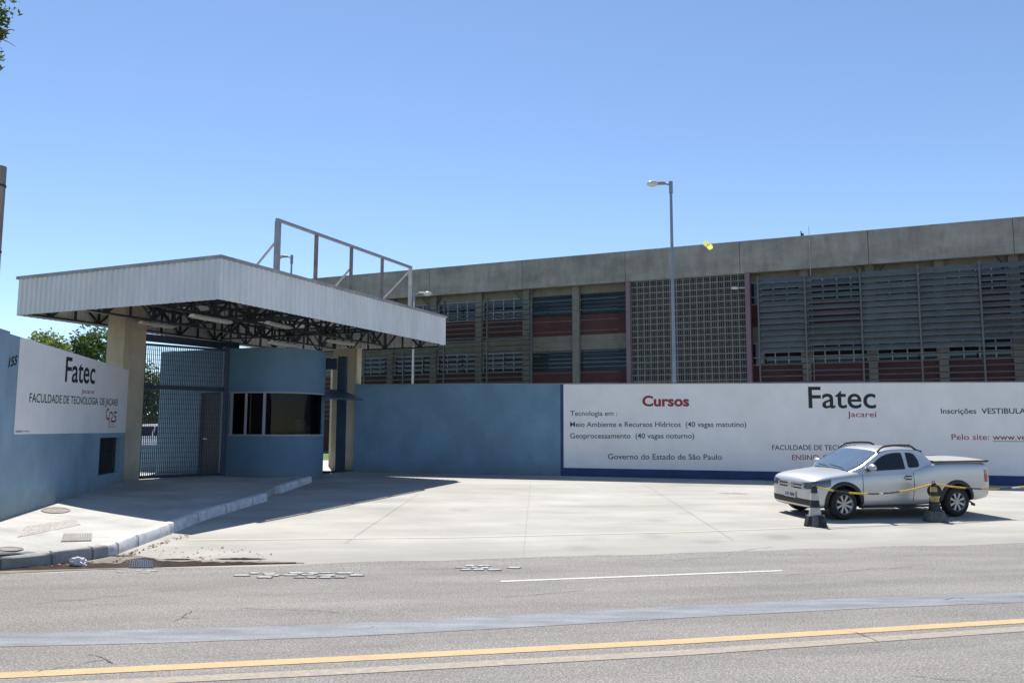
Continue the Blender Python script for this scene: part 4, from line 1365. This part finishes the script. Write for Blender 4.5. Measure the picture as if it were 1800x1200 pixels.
tree((-19.5, 43, .6), 5, [px_clump(252, 655, 42, .9), px_clump(240, 680, 42, 1.3), px_clump(268, 690, 42, 1.3), px_clump(255, 715, 42, 1.4), px_clump(285, 680, 42, 1.0), px_clump(225, 700, 42, 1.4), px_clump(280, 720, 42, 1.1)], M['leaf'], 'dense dark tree seen through the gate bars', seed=8, group='trees behind the left wall', per=430)
tree((-11.6, 13.6, .3), 9, [px_clump(-40, 30, 12.5, .55), px_clump(-2, 42, 12.5, .17), px_clump(-6, 22, 12.5, .16), px_clump(2, 62, 12.6, .10), px_clump(-90, 60, 12.5, .9), px_clump(-160, 20, 13, 1.3), px_clump(-120, -90, 13, 1.4), px_clump(-230, 90, 13, 1.2), px_clump(-40, -80, 12.8, .9)], M['leaf'], 'overhanging tree whose leafy tip enters the top left corner', seed=12, leaf=.05, per=1900, trunk_r=.2)
tr_ = [o for o in bpy.data.objects if o.name.startswith('tree') and o.get('label', '').startswith('overhanging')][0]
b = MB()
for pts in ([(-40, 60), (0, 68), (14, 74), (27, 82)], [(-30, 92), (0, 100), (9, 97)], [(-30, 122), (0, 124), (8, 117)], [(2, 58), (18, 52), (26, 54)]):
    b.tube([at_depth(x, y, 12.5) for x, y in pts], [.012, .009, .006, .003][:len(pts)], 5)
b.build('twig', M['bark'], tr_)
# brick wall far behind the gate
b = MB(); p = at_depth(200, 740, 47); q = at_depth(330, 740, 46)
b.box((p.x, p.y, .5), Vector((q.x - p.x, q.y - p.y, 0)), (0, .25, 0), (0, 0, at_depth(260, 728, 46.5).z - .5))
tag(b.build('brick_wall', M['brick'], origin=(p.x, p.y, .6)), 'red brick wall behind the white car in the yard', 'wall')
# butterfly
p = at_depth(1245, 431, 6.0)
o = empty('butterfly', p); tag(o, 'small pale yellow butterfly flying in front of the fascia', 'butterfly')
for k, (dx, dz, tilt) in enumerate(((-.012, .010, .35), (.010, -.010, -.25))):
    b = MB(); n = 12
    b.prism([p + Vector((dx + .022 * math.cos(t) * (1 + .25 * math.cos(2 * t + k)), .01 * math.sin(t) * tilt, dz + .024 * math.sin(t))) for t in [2 * math.pi * i / n for i in range(n)]], (0, .0012, 0))
    b.build('wing', M['butterfly'], o)
b = MB(); b.tube([p + Vector((-.012, -.002, -.012)), p + Vector((0, -.002, 0)), p + Vector((.013, -.002, .013))], [.001, .002, .001], 6); b.build('body', M['butterfly'], o)

# ================================================================== VEHICLES
def loft(rows, closed_ends=True):
    b = MB(); n = len(rows[0])
    vs = [p for r in rows for p in r]; fs = []
    for i in range(len(rows) - 1):
        for k in range(n):
            a = i * n + k; c = i * n + (k + 1) % n
            fs.append((a, c, c + n, a + n))
    fs.append(tuple(range(n))); fs.append(tuple(range((len(rows) - 1) * n, len(rows) * n))[::-1])
    return b.add(vs, fs)
def body_rows(st):
    rows = []
    for x, zb, zt, w, cr in st:
        h = zt - zb
        half = [(0, zb), (w * .80, zb), (w * .95, zb + .05 * h), (w * .985, zb + .2 * h), (w, zb + .52 * h), (w * .985, zb + .78 * h), (w * .955, zb + .93 * h), (w * .90, zt), (w * .70, zt + cr * .45), (w * .35, zt + cr * .88), (0, zt + cr)]
        full = half + [(-y, z) for y, z in half[-2:0:-1]]
        rows.append([Vector((x, y, z)) for y, z in full])
    return rows
def eval_obj(o):
    dg = bpy.context.evaluated_depsgraph_get(); dg.update()
    me = bpy.data.meshes.new_from_object(o.evaluated_get(dg))
    return me
def cut_arches(me, cuts, sub=2):
    o = bpy.data.objects.new('tmp', me); COL.objects.link(o)
    s = o.modifiers.new('s', 'SUBSURF'); s.levels = sub; s.render_levels = sub
    tmp = []
    for (x, z, r, y0, y1) in cuts:
        b = MB(); b.lathe([(0.0001, y0), (r, y0), (r, y1), (0.0001, y1)], (x, 0, z), 'Y', 40)
        c = bpy.data.objects.new('cut', b.mesh('cut', M['black_trim'])); COL.objects.link(c)
        bm = bmesh.new(); bm.from_mesh(c.data); bmesh.ops.remove_doubles(bm, verts=bm.verts, dist=.001); bmesh.ops.recalc_face_normals(bm, faces=bm.faces); bm.to_mesh(c.data); bm.free()
        m = o.modifiers.new('b', 'BOOLEAN'); m.operation = 'DIFFERENCE'; m.object = c; m.solver = 'EXACT'
        tmp.append(c)
    out = eval_obj(o)
    for c in tmp + [o]: bpy.data.objects.remove(c)
    for p in out.polygons: p.use_smooth = True
    out.set_sharp_from_angle(angle=math.radians(38))
    return out
def bvh_of(me): return BVHTree.FromPolygons([v.co for v in me.vertices], [list(p.vertices) for p in me.polygons])
def patch(bvh, P, d, lift=.006):
    """grid of start points cast along d onto the body"""
    b = MB(); rows = []
    d = Vector(d).normalized()
    for r in P:
        row = []
        for p in r:
            h = bvh.ray_cast(Vector(p) - d * 3, d)
            row.append((h[0] if h[0] is not None else Vector(p)) - d * lift)
        rows.append(row)
    return b.grid(rows)
def interp(tab, x):
    tab = sorted(tab)
    if x <= tab[0][0]: return tab[0][1]
    for (a, u), (c, v) in zip(tab, tab[1:]):
        if x <= c: return u + (v - u) * (x - a) / (c - a)
    return tab[-1][1]

def make_wheel(parent, x, y, r, side, spokes=8, rim=True):
    b = MB(); wd = .095
    prof = [(r * .62, -wd), (r * .70, -wd - .008), (r * .90, -wd), (r * .985, -wd * .7), (r, -wd * .4), (r, wd * .4), (r * .985, wd * .7), (r * .90, wd), (r * .70, wd + .008), (r * .62, wd)]
    b.lathe(prof, (0, 0, 0), 'Y', 40)
    o = b.build('wheel', M['tyre'], None, smooth=True)
    o.parent = parent; o.location = (x, y, r)
    b = MB(); s = side
    b.lathe([(r * .67, -.03 * s), (r * .67, wd * .95 * s), (r * .62, (wd + .002) * s), (r * .58, wd * .85 * s), (r * .57, -.03 * s)], (0, 0, 0), 'Y', 40)
    b.lathe([(.0001, wd * .80 * s), (r * .12, wd * .80 * s), (r * .17, wd * .66 * s), (r * .17, wd * .3 * s)], (0, 0, 0), 'Y', 20)
    for k in range(spokes):
        t = 2 * math.pi * (k + .5) / spokes
        e = Vector((math.cos(t), 0, math.sin(t))); f = Vector((-math.sin(t), 0, math.cos(t)))
        i0, i1 = r * .13, r * .60; w0, w1 = r * .055, r * .085
        y0, y1 = wd * .48 * s, wd * .74 * s; y2 = wd * .86 * s
        lo = [e * i0 - f * w0, e * i1 - f * w1, e * i1 + f * w1, e * i0 + f * w0]
        b.hexa([p + Vector((0, y0, 0)) for p in lo], [lo[0] + Vector((0, y1, 0)), lo[1] + Vector((0, y2, 0)), lo[2] + Vector((0, y2, 0)), lo[3] + Vector((0, y1, 0))])
    rm = b.build('rim', M['alloy'], None, smooth=True); rm.parent = o
    b = MB(); b.lathe([(.0001, .02 * s), (r * .60, .02 * s)], (0, 0, 0), 'Y', 30)
    dk = b.build('rim_backing', M['black_trim'], None); dk.parent = o  # plain dark backing disc behind the spokes
    return o

def pickup():
    root = empty('pickup_truck', (0, 0, 0))
    tag(root, 'silver pickup truck parked in front of the white wall', 'pickup truck')
    st = [(.705, .34, .65, .44, .01), (.698, .27, .71, .60, .015), (.67, .215, .765, .71, .02), (.60, .20, .805, .785, .03), (.46, .21, .845, .82, .045), (.24, .235, .88, .835, .05), (0, .235, .905, .845, .055),
          (-.25, .235, .935, .848, .05), (-.5, .235, .96, .85, .03), (-.9, .235, .985, .852, .0), (-1.4, .235, 1.01, .852, 0), (-1.8, .235, 1.03, .85, 0), (-2.05, .24, 1.08, .845, 0), (-2.22, .25, 1.125, .84, 0),
          (-2.6, .27, 1.135, .838, 0), (-3.1, .29, 1.135, .832, 0), (-3.45, .32, 1.13, .815, 0), (-3.6, .35, 1.11, .78, 0), (-3.66, .40, 1.05, .74, 0), (-3.675, .46, .98, .66, 0)]
    b = loft(body_rows(st))
    me = b.mesh('body', [M['paint'], M['black_trim']])
    WR, ZW = .312, .312
    cuts = []
    for x in (0, -2.75):
        cuts += [(x, ZW + .01, .385, .52, 1.2), (x, ZW + .01, .385, -1.2, -.52)]
    me = cut_arches(me, cuts)
    me.materials.clear(); me.materials.append(M['paint']); me.materials.append(M['black_trim'])
    for p in me.polygons:      # inside of the wheel wells is black liner
        c = p.center
        rr_ = min(math.hypot(c.x - x, c.z - ZW - .01) for x in (0, -2.75))
        p.material_index = 1 if (rr_ < .388 and abs(c.y) > .45) or c.z < .262 and p.normal.z < -.6 else 0
    body = link('body', me, root)
    bv = bvh_of(me)
    # cabin
    def ys(x, z):
        y = .795 - .33 * (z - 1.0)
        if x > -.55: y -= .28 * ((x + .55) / .36) ** 2
        if x < -1.75: y -= .03 * ((-1.75 - x) / .4)
        return y
    zr_t = [(-2.36, 1.0), (-2.26, 1.10), (-2.14, 1.23), (-2.04, 1.335), (-1.97, 1.38), (-1.88, 1.405), (-1.7, 1.42), (-1.5, 1.427), (-1.3, 1.422), (-1.12, 1.405), (-1.0, 1.375), (-.92, 1.342), (-.2, .93)]
    def zr(x): return interp(zr_t, x)
    def zt(x, f):                  # f 0 at the middle, 1 at the edge
        return zr(x) + .028 * (1 - f * f) - .022 * f ** 6
    def ytop(x): return ys(x, zr(x) - .045)
    xs = [-2.34, -2.26, -2.2, -2.14, -2.09, -2.04, -2.0, -1.97, -1.92, -1.88, -1.8, -1.7, -1.6, -1.5, -1.4, -1.3, -1.2, -1.12, -1.06, -1.0, -.96, -.92, -.88, -.83, -.78, -.73, -.68, -.63, -.58, -.54, -.5, -.46, -.42, -.38, -.35, -.32, -.29, -.26, -.24, -.22]
    rows = []
    for x in xs:
        ze = zr(x) - .045
        z0 = min(.90, ze - .03)
        half = [(ys(x, z0), z0)] + [(ys(x, z0 + (ze - z0) * k), z0 + (ze - z0) * k) for k in (.33, .66, 1.)]
        yt = ytop(x)
        half += [(yt * .9985, zr(x) - .036), (yt * .995, zr(x) - .028)] + [(yt * f, zt(x, f)) for f in (.985, .96, .93, .89, .84, .7, .5, .25, 0)]
        half = [(0, z0)] + half
        full = half + [(-y, z) for y, z in half[-2:0:-1]]
        rows.append([Vector((x, y, z)) for y, z in full])
    cb = loft(rows).build('cabin', M['paint'], root, smooth=True)
    # windscreen
    b = MB(); rows = []
    for i in range(15):
        x = -.25 + (-.93 + .25) * i / 14
        fx = .90
        rows.append([Vector((x, ytop(x) * f, zt(x, abs(f)) + .013)) + Vector((.009, 0, 0)) for f in [fx * (k / 10 - 1) for k in range(21)]])
    b.grid(rows); ws = b.build('windscreen', M['windscreen'], root, smooth=True)
    b = MB()
    for y0, y1 in ((.42, -.1), (-.12, -.5)):
        P = []
        for k in range(5):
            y = y0 + (y1 - y0) * k / 4; x = -.27 - .05 * k / 4
            P.append(Vector((x, y, zt(x, abs(y) / ytop(x)) + .022)))
        b.tube(P, .009, 6)
        b.tube([Vector((-.2, y0 + .02, .94)), P[0]], .012, 6)
    b.build('wiper', M['black_trim'], ws)
    # rear glass
    b = MB(); b.grid([[Vector((x, y, zt(x, abs(y) / ytop(x)) + .008)) + Vector((-.006, 0, 0)) for y in (-.5, -.25, 0, .25, .5)] for x in (-2.2, -2.14, -2.09, -2.05)])
    b.build('rear_window', M['car_glass'], root)
    # side glass
    for sd in (1, -1):
        def side(cols, name, m, off=.006):
            b = MB(); rows = []
            for x, z0, z1 in cols:
                rows.append([Vector((x, sd * (ys(x, z) + off), z)) for z in [z0 + (z1 - z0) * k / 5 for k in range(6)]])
            return b.grid(rows).build(name, m, root)
        side([(-.60, .985, 1.0), (-.66, .98, 1.055), (-.75, .98, 1.125), (-.86, .983, 1.203), (-.97, .988, 1.262), (-1.08, .992, 1.303), (-1.2, .996, 1.328), (-1.32, 1.0, 1.34), (-1.44, 1.004, 1.343), (-1.475, 1.006, 1.325), (-1.49, 1.008, 1.18)], 'door_window', M['car_glass'])
        side([(-1.575, 1.10, 1.32), (-1.58, 1.04, 1.343), (-1.62, 1.035, 1.343), (-1.72, 1.038, 1.333), (-1.78, 1.04, 1.31), (-1.83, 1.05, 1.24), (-1.855, 1.07, 1.18), (-1.86, 1.09, 1.12)], 'quarter_window', M['car_glass'])
        # door seams, handle
        for pts in ([(-.45, .32), (-.43, .6), (-.44, .95)], [(-1.66, .95), (-1.67, .7), (-1.64, .36)]):
            P = []
            for (x, z), (x2, z2) in zip(pts, pts[1:]):
                for k in range(8):
                    t = k / 7; xx = x + (x2 - x) * t; z_ = z + (z2 - z) * t
                    P.append([Vector((xx - .006, sd * 1.0, z_)), Vector((xx + .006, sd * 1.0, z_))])
            patch(bv, P, (0, -sd, 0), .003).build('door_seam', M['black_trim'], root)
        hy = .855
        b = MB(); b.cbox((-1.53, sd * (hy + .012), .835), (.19, 0, 0), (0, .03, 0), (0, 0, .035)); b.build('handle', M['chrome'], root)
        b = MB(); b.cbox((-1.53, sd * (hy - .005), .833), (.12, 0, 0), (0, .03, 0), (0, 0, .085)); b.build('handle_recess', M['black_trim'], root)
        # mirror
        bm = bmesh.new(); bmesh.ops.create_uvsphere(bm, u_segments=20, v_segments=12, radius=1)
        for v in bm.verts:
            x, y, z = v.co
            v.co = Vector((-.60 + x * .07 * (1 if x > 0 else .5), sd * (.93 + y * .115), 1.055 + z * .075 * (1 - .15 * y * sd)))
        mm = bpy.data.meshes.new('mirror'); bm.to_mesh(mm); bm.free(); mm.materials.append(M['paint'])
        for p in mm.polygons: p.use_smooth = True
        mo = link('mirror', mm, root)
        b = MB(); b.cbox((-.59, sd * .83, 1.0), (.08, 0, 0), (0, .12, 0), (0, 0, .05)); b.build('bracket', M['black_trim'], mo)
        # flares
        for x, nm in ((0, 'front'), (-2.75, 'rear')):
            b = MB(); rows = []
            for k in range(33):
                t = math.radians(-14 + 208 * k / 32)
                row = []
                for r, yo in ((.372, -.03), (.372, .018), (.385, .026), (.425, .022), (.45, .006), (.45, -.03)):
                    px_, pz_ = x + r * math.cos(t), ZW + .01 + r * math.sin(t)
                    h = bv.ray_cast(Vector((x + .45 * math.cos(t), sd * 2, ZW + .01 + .45 * math.sin(t))), Vector((0, -sd, 0)))
                    yb = abs(h[0].y) if h[0] is not None and abs(h[0].y) > .6 else .82
                    row.append(Vector((px_, sd * (yb + yo), max(pz_, .21))))
                rows.append(row)
            b.grid(rows); b.build('wheel_arch_flare', M['black_trim'], root, smooth=True)
        # sill
        b = MB(); b.box((-.42, sd * .80 - .03, .222), (-1.88, 0, 0), (0, .06, 0), (0, 0, .04)); b.build('sill', M['black_trim'], root)
        # roof rail
        b = MB(); P = []
        for k in range(15):
            t = k / 14; x = -.93 - 1.05 * t
            rise = .07 * min(1, math.sin(math.pi * min(1, t * 1.04 + .03)) * 2.2) + .005
            P.append(Vector((x, sd * (ytop(x) * .93), zt(x, .93) + rise)))
        b.tube(P, .022, 8); b.cbox(P[-1] + Vector((-.01, 0, -.03)), (.09, 0, 0), (0, .045, 0), (0, 0, .09))
        b.build('roof_rail', M['black_trim'], root, smooth=True)
        # lamps
        P = []
        for k in range(9):
            t = k / 8
            y = .44 + .40 * t; x = .74 - .42 * t
            zl = .59 + .08 * t; zh = .725 + .09 * t
            P.append([Vector((x, sd * y, zl + (zh - zl) * j / 4)) for j in range(5)])
        patch(bv, P, (-.62, -.78 * sd, 0), .006).build('headlight', M['lens_clear'], root, smooth=True)
        P = [[Vector((-3.60 - .07 * math.sin(t * 1.57), sd * (.9), z)) for z in (.74, .82, .90, .99)] for t in (0, .3, .6)]
        patch(bv, [[Vector((-3.55 - .03 * i, sd * 1.0, z)) for z in (.72, .80, .88, .98)] for i in range(4)], (.35, -sd, 0), .008).build('tail_light', M['lens_red'], root)
        make_wheel(root, 0, sd * .735, WR, sd); make_wheel(root, -2.75, sd * .735, WR, sd)
    # front trim
    def front(y0, y1, z0, z1, name, m, n=12, lift=.006, par=None):
        return patch(bv, [[Vector((1, y0 + (y1 - y0) * i / n, z0 + (z1 - z0) * j / 3)) for j in range(4)] for i in range(n + 1)], (-1, 0, 0), lift).build(name, m, par or root, smooth=True)
    g = front(-.46, .46, .58, .715, 'grille', M['paint'], lift=.004)
    for z in (.592, .655):
        front(-.40, -.10, z, z + .030, 'slot', M['black_trim'], 6, .009, g); front(.10, .40, z, z + .030, 'slot', M['black_trim'], 6, .009, g)
    front(-.70, .70, .275, .395, 'bumper_grille', M['black_trim'], 28, .006)
    em = MB(); ex = .722
    em.lathe([(.062, 0), (.062, .012), (.050, .012), (.050, 0)], (0, 0, 0), 'Z', 24)
    def eb(p, q): em.bar((p[0], p[1], .008), (q[0], q[1], .008), .011, .008)
    for p, q in (((-.03, .042), (0, .004)), ((.03, .042), (0, .004)), ((-.046, .018), (-.02, -.042)), ((-.02, -.042), (0, -.008)), ((0, -.008), (.02, -.042)), ((.02, -.042), (.046, .018))): eb(p, q)
    me_ = em.mesh('emblem', M['chrome'])
    me_.transform(Matrix(((0, 0, 1, ex), (1, 0, 0, 0), (0, 1, 0, .650), (0, 0, 0, 1))))
    link('emblem', me_, root)
    b = MB(); b.cbox((.722, 0, .455), (.012, 0, 0), (0, .40, 0), (0, 0, .13)); pt_ = b.build('licence_plate', M['plate'], root)
    tm = text_mesh('AXZ 9808', .02)
    xs_ = [v.co.x for v in tm.vertices]; wdt = max(xs_) - min(xs_)
    for v in tm.vertices:
        v.co = Vector((.730, (v.co.x - min(xs_)) / wdt * .34 - .17,   .420 + v.co.y / CAPH * .065))
    tm.materials.clear(); tm.materials.append(M['ink']); link('lettering', tm, pt_)
    # load cover
    b = MB(); rows = []
    for i in range(9):
        x = -2.24 - 1.36 * i / 8
        rows.append([Vector((x, y, 1.165 + .03 * (1 - (y / .76) ** 2) + .004 * math.sin(i * 1.6))) for y in [-.76 + .152 * k for k in range(11)]])
    b.grid(rows)
    b.grid([[Vector((x, sd_, z)) for z in (1.12, 1.165)] for sd_, x in ((.76, -2.24), (.76, -3.6))]); b.grid([[Vector((x, sd_, z)) for z in (1.12, 1.165)] for sd_, x in ((-.76, -2.24), (-.76, -3.6))])
    b.grid([[Vector((-3.6, y, z)) for z in (1.12, 1.17)] for y in (-.76, 0, .76)])
    b.build('load_cover', M['tonneau'], root)
    b = MB()
    for sd in (1, -1):
        b.bar((-2.26, sd * .775, 1.15), (-3.62, sd * .765, 1.16), .025, .03)
    b.bar((-3.62, -.76, 1.16), (-3.62, .76, 1.16), .03, .03)
    b.build('cover_rail', M['black_trim'], root)
    b = MB(); b.tube([(.0, -.7, .312), (.0, .7, .312)], .035, 8); b.tube([(-2.75, -.7, .312), (-2.75, .7, .312)], .04, 8)
    b.cbox((-1.6, 0, .235), (3.2, 0, 0), (0, .6, 0), (0, 0, .06)); b.cbox((-1.5, .4, .235), (.9, 0, 0), (0, .3, 0), (0, 0, .1))
    b.build('chassis', M['black_trim'], root)
    return root
fw = ground(1484, 913.5); rw = ground(1690, 907.5)
hd = (fw - rw); hd.z = 0; hd.normalize()
tk = pickup()
ang = math.atan2(hd.y, hd.x)
lf = Vector((-hd.y, hd.x, 0))
cen = fw - lf * .80
tk.location = (cen.x, cen.y, zg(cen - hd * 1.3) + .006)
# follow the slight slope of the apron
nrm = Vector((-RV.x * .038, -RV.y * .038, 1)).normalized()
xax = (hd - nrm * hd.dot(nrm)).normalized(); yax = nrm.cross(xax)
Mr = Matrix((xax, yax, nrm)).transposed()
tk.rotation_euler = Mr.to_euler()
tk.location = Vector((cen.x, cen.y, zg(cen) + .004))

def white_car():
    root = empty('parked_car', (0, 0, 0))
    tag(root, 'white car parked in the yard seen through the gate', 'car')
    st = [(.80, .40, .60, .5, .01), (.76, .30, .70, .68, .02), (.6, .25, .80, .78, .04), (.2, .24, .90, .83, .05), (-.3, .24, .95, .85, .04), (-1.2, .24, .96, .86, 0), (-2.2, .24, .97, .85, 0), (-3.0, .26, .96, .82, 0), (-3.3, .32, .92, .74, 0), (-3.36, .42, .8, .6, 0)]
    me = cut_arches(loft(body_rows(st)).mesh('body', [M['carwhite']]), [(0, .31, .37, .55, 1.2), (0, .31, .37, -1.2, -.55), (-2.6, .31, .37, .55, 1.2), (-2.6, .31, .37, -1.2, -.55)])
    me.materials.clear(); me.materials.append(M['carwhite']); link('body', me, root)
    zr_t = [(-3.3, .95), (-2.9, 1.40), (-2.4, 1.5), (-1.6, 1.52), (-1.1, 1.48), (-.25, .96)]
    ysd = lambda z: .80 - .34 * (z - 1)
    rows = []
    for x in [-3.28, -3.1, -2.9, -2.65, -2.4, -2, -1.6, -1.35, -1.1, -.8, -.5, -.3]:
        z1 = interp(zr_t, x); z0 = min(.92, z1 - .05); ze = z1 - .04
        half = [(0, z0), (ysd(z0), z0), (ysd((z0 + ze) / 2), (z0 + ze) / 2), (ysd(ze), ze), (ysd(ze) * .9, z1), (ysd(ze) * .5, z1 + .02), (0, z1 + .03)]
        rows.append([Vector((x, y, z)) for y, z in half + [(-y, z) for y, z in half[-2:0:-1]]])
    loft(rows).build('cabin', M['carwhite'], root, smooth=True)
    for sd in (1, -1):
        for x0, x1, nm in ((-.62, -1.55, 'window'), (-1.65, -2.55, 'window')):
            b = MB(); rr_ = []
            for k in range(7):
                x = x0 + (x1 - x0) * k / 6; t = min(1.42, interp(zr_t, x) - .09)
                rr_.append([Vector((x, sd * (ysd(z) + .006), z)) for z in (1.0, (1 + max(t, 1.02)) / 2, max(t, 1.02))])
            b.grid(rr_).build(nm, M['car_glass'], root)
        make_wheel(root, 0, sd * .74, .31, sd); make_wheel(root, -2.6, sd * .74, .31, sd)
    b = MB(); rows = []
    for k in range(8):
        x = -.33 - .72 * k / 7; z1 = interp(zr_t, x); ye = ysd(z1 - .04)
        rows.append([Vector((x + .006, f * ye, z1 + .03 * (1 - f * f) + .006)) for f in (-.86, -.4, 0, .4, .86)])
    b.grid(rows).build('windscreen', M['car_glass'], root)
    return root
wc = white_car()
wp = at_depth(247, 811, 37.0)
wc.rotation_euler = (0, 0, math.radians(-14))
wc.location = (wp.x + 2.3, wp.y + .2, ZY + .006)

# ================================================================== CONES AND CHAIN
def make_cone(bands, top, lab):
    o = empty('traffic_cone', (0, 0, 0)); tag(o, lab, 'traffic cone', 'traffic cones beside the pickup')
    H = .76
    def sq(hw, z, c=.28):
        pts = []
        for sx, sy in ((1, 1), (-1, 1), (-1, -1), (1, -1)):
            k = hw * (1 - c)
            A_ = (sx * hw, sy * k); B_ = (sx * k, sy * hw)
            pts += [A_, B_] if sx * sy > 0 else [B_, A_]
        return [Vector((x, y, z)) for x, y in pts]
    b = MB(); rows = [sq(.20, 0), sq(.205, .03), sq(.195, .06), sq(.165, .15), sq(.15, .19), sq(.12, .205)]
    n = 8
    vs = [p for r in rows for p in r]; fs = [tuple(range(n))[::-1]]
    for i in range(len(rows) - 1):
        for k in range(n):
            a = i * n + k; c = i * n + (k + 1) % n; fs.append((a, c, c + n, a + n))
    fs.append(tuple(range((len(rows) - 1) * n, len(rows) * n)))
    b.add(vs, fs); b.build('base', M['cone_grey'] if bands[1][1] == 'cone_yellow' else M['cone_black'], o)
    for k in range(4):
        t = math.pi / 2 * k + math.pi / 4 * 0
        e = Vector((math.cos(t), math.sin(t), 0)); f = Vector((-math.sin(t), math.cos(t), 0))
        b = MB(); b.hexa([e * .185 - f * .07, e * .215 - f * .07, e * .215 + f * .07, e * .185 + f * .07], [e * .15 - f * .05 + Vector((0, 0, .2)), e * .17 - f * .05 + Vector((0, 0, .2)), e * .17 + f * .05 + Vector((0, 0, .2)), e * .15 + f * .05 + Vector((0, 0, .2))])
        b.build('foot_rib', M['cone_grey'], o)
    rad = lambda z: .118 - (z - .2) / (H - .2) * .07
    for (z0, z1), m in [(b_[0], b_[1]) for b_ in bands]:
        b = MB(); b.lathe([(rad(z0), z0 + .001), (rad(z1), z1)] , n=20); 
        b.build('band', M[m], o, smooth=True)
    b = MB(); b.lathe([(rad(H), H), (rad(H) - .012, H + .006), (.0001, H + .006)], n=20); b.tube([(-.02, 0, H), (-.02, 0, H + .04), (.02, 0, H + .04), (.02, 0, H)], .008, 6)
    b.build('cap', M[top], o)
    return o
seg = [(.20, .345), (.345, .485), (.485, .62), (.62, .76)]
c1 = make_cone(list(zip(seg, ['cone_white', 'cone_black', 'cone_white', 'cone_black'])), 'cone_black', 'black and white banded cone before the front wheel')
c2 = make_cone(list(zip([(.20, .39), (.39, .50), (.50, .585), (.585, .685), (.685, .76)], ['cone_black', 'cone_yellow', 'cone_black', 'cone_yellow', 'cone_black'])), 'cone_black', 'dirty black and yellow cone before the rear wheel')
b = MB(); b.lathe([(.0001, .05), (.13, .05), (.14, .06), (.13, .075), (.0001, .075)], (0.03, 0, .60), 'Y', 28); b.build('rear_disc', M['cone_black'], c2)
p1 = ground(1433.5, 923.5); p2 = ground(1644, 915.5); p3 = ground(1868, 903)
for o, p, a in ((c1, p1, -.35), (c2, p2, -.2)):
    o.location = p + Vector((0, 0, .004)); o.rotation_euler = (0, 0, a)
c3 = copy_tree(c1); c3['label'] = 'banded cone at the right end of the chain beyond the pickup'
c3.location = p3 + Vector((0, 0, .004))
def chain(a, c, sag, cols, lab):
    o = empty('plastic_chain', a); tag(o, lab, 'chain', 'plastic chains strung between the cones')
    L = (c - a).length; n = int(L / .040)
    b = MB()
    pos = lambda t: a.lerp(c, t) - Vector((0, 0, sag * 4 * t * (1 - t)))
    k = 0
    for i in range(n):
        t = (i + .5) / n; p = pos(t); d = (pos(t + .01) - pos(t - .01)).normalized()
        s = d.cross(Vector((0, 0, 1))).normalized(); u = s.cross(d)
        w_ = (s * .8 + u * .6) if i % 2 else (u * .8 - s * .6)
        col = [m for lim, m in cols if t <= lim][0]
        b.cur = col
        pts = [p + d * .027 * math.cos(q) + w_ * .017 * math.sin(q) for q in [2 * math.pi * j / 10 for j in range(11)]]
        b.tube(pts, .0065 if col else .0075, 5, caps=False)
    b.build('links', [M['ch_yellow'], M['ch_black'], M['ch_white']], o, fix=False)
    return o
h = Vector((0, 0, .75))
chain(p1 + h, p2 + h, .17, [(.16, 0), (.28, 1), (.44, 0), (.53, 1), (.57, 2), (.7, 1), (1.1, 0)], 'yellow and black plastic chain between the two cones')
chain(p2 + h, p3 + h, .15, [(.24, 0), (.36, 1), (.5, 0), (.6, 1), (.66, 2), (1.1, 0)], 'yellow and black plastic chain running right from the rear cone')
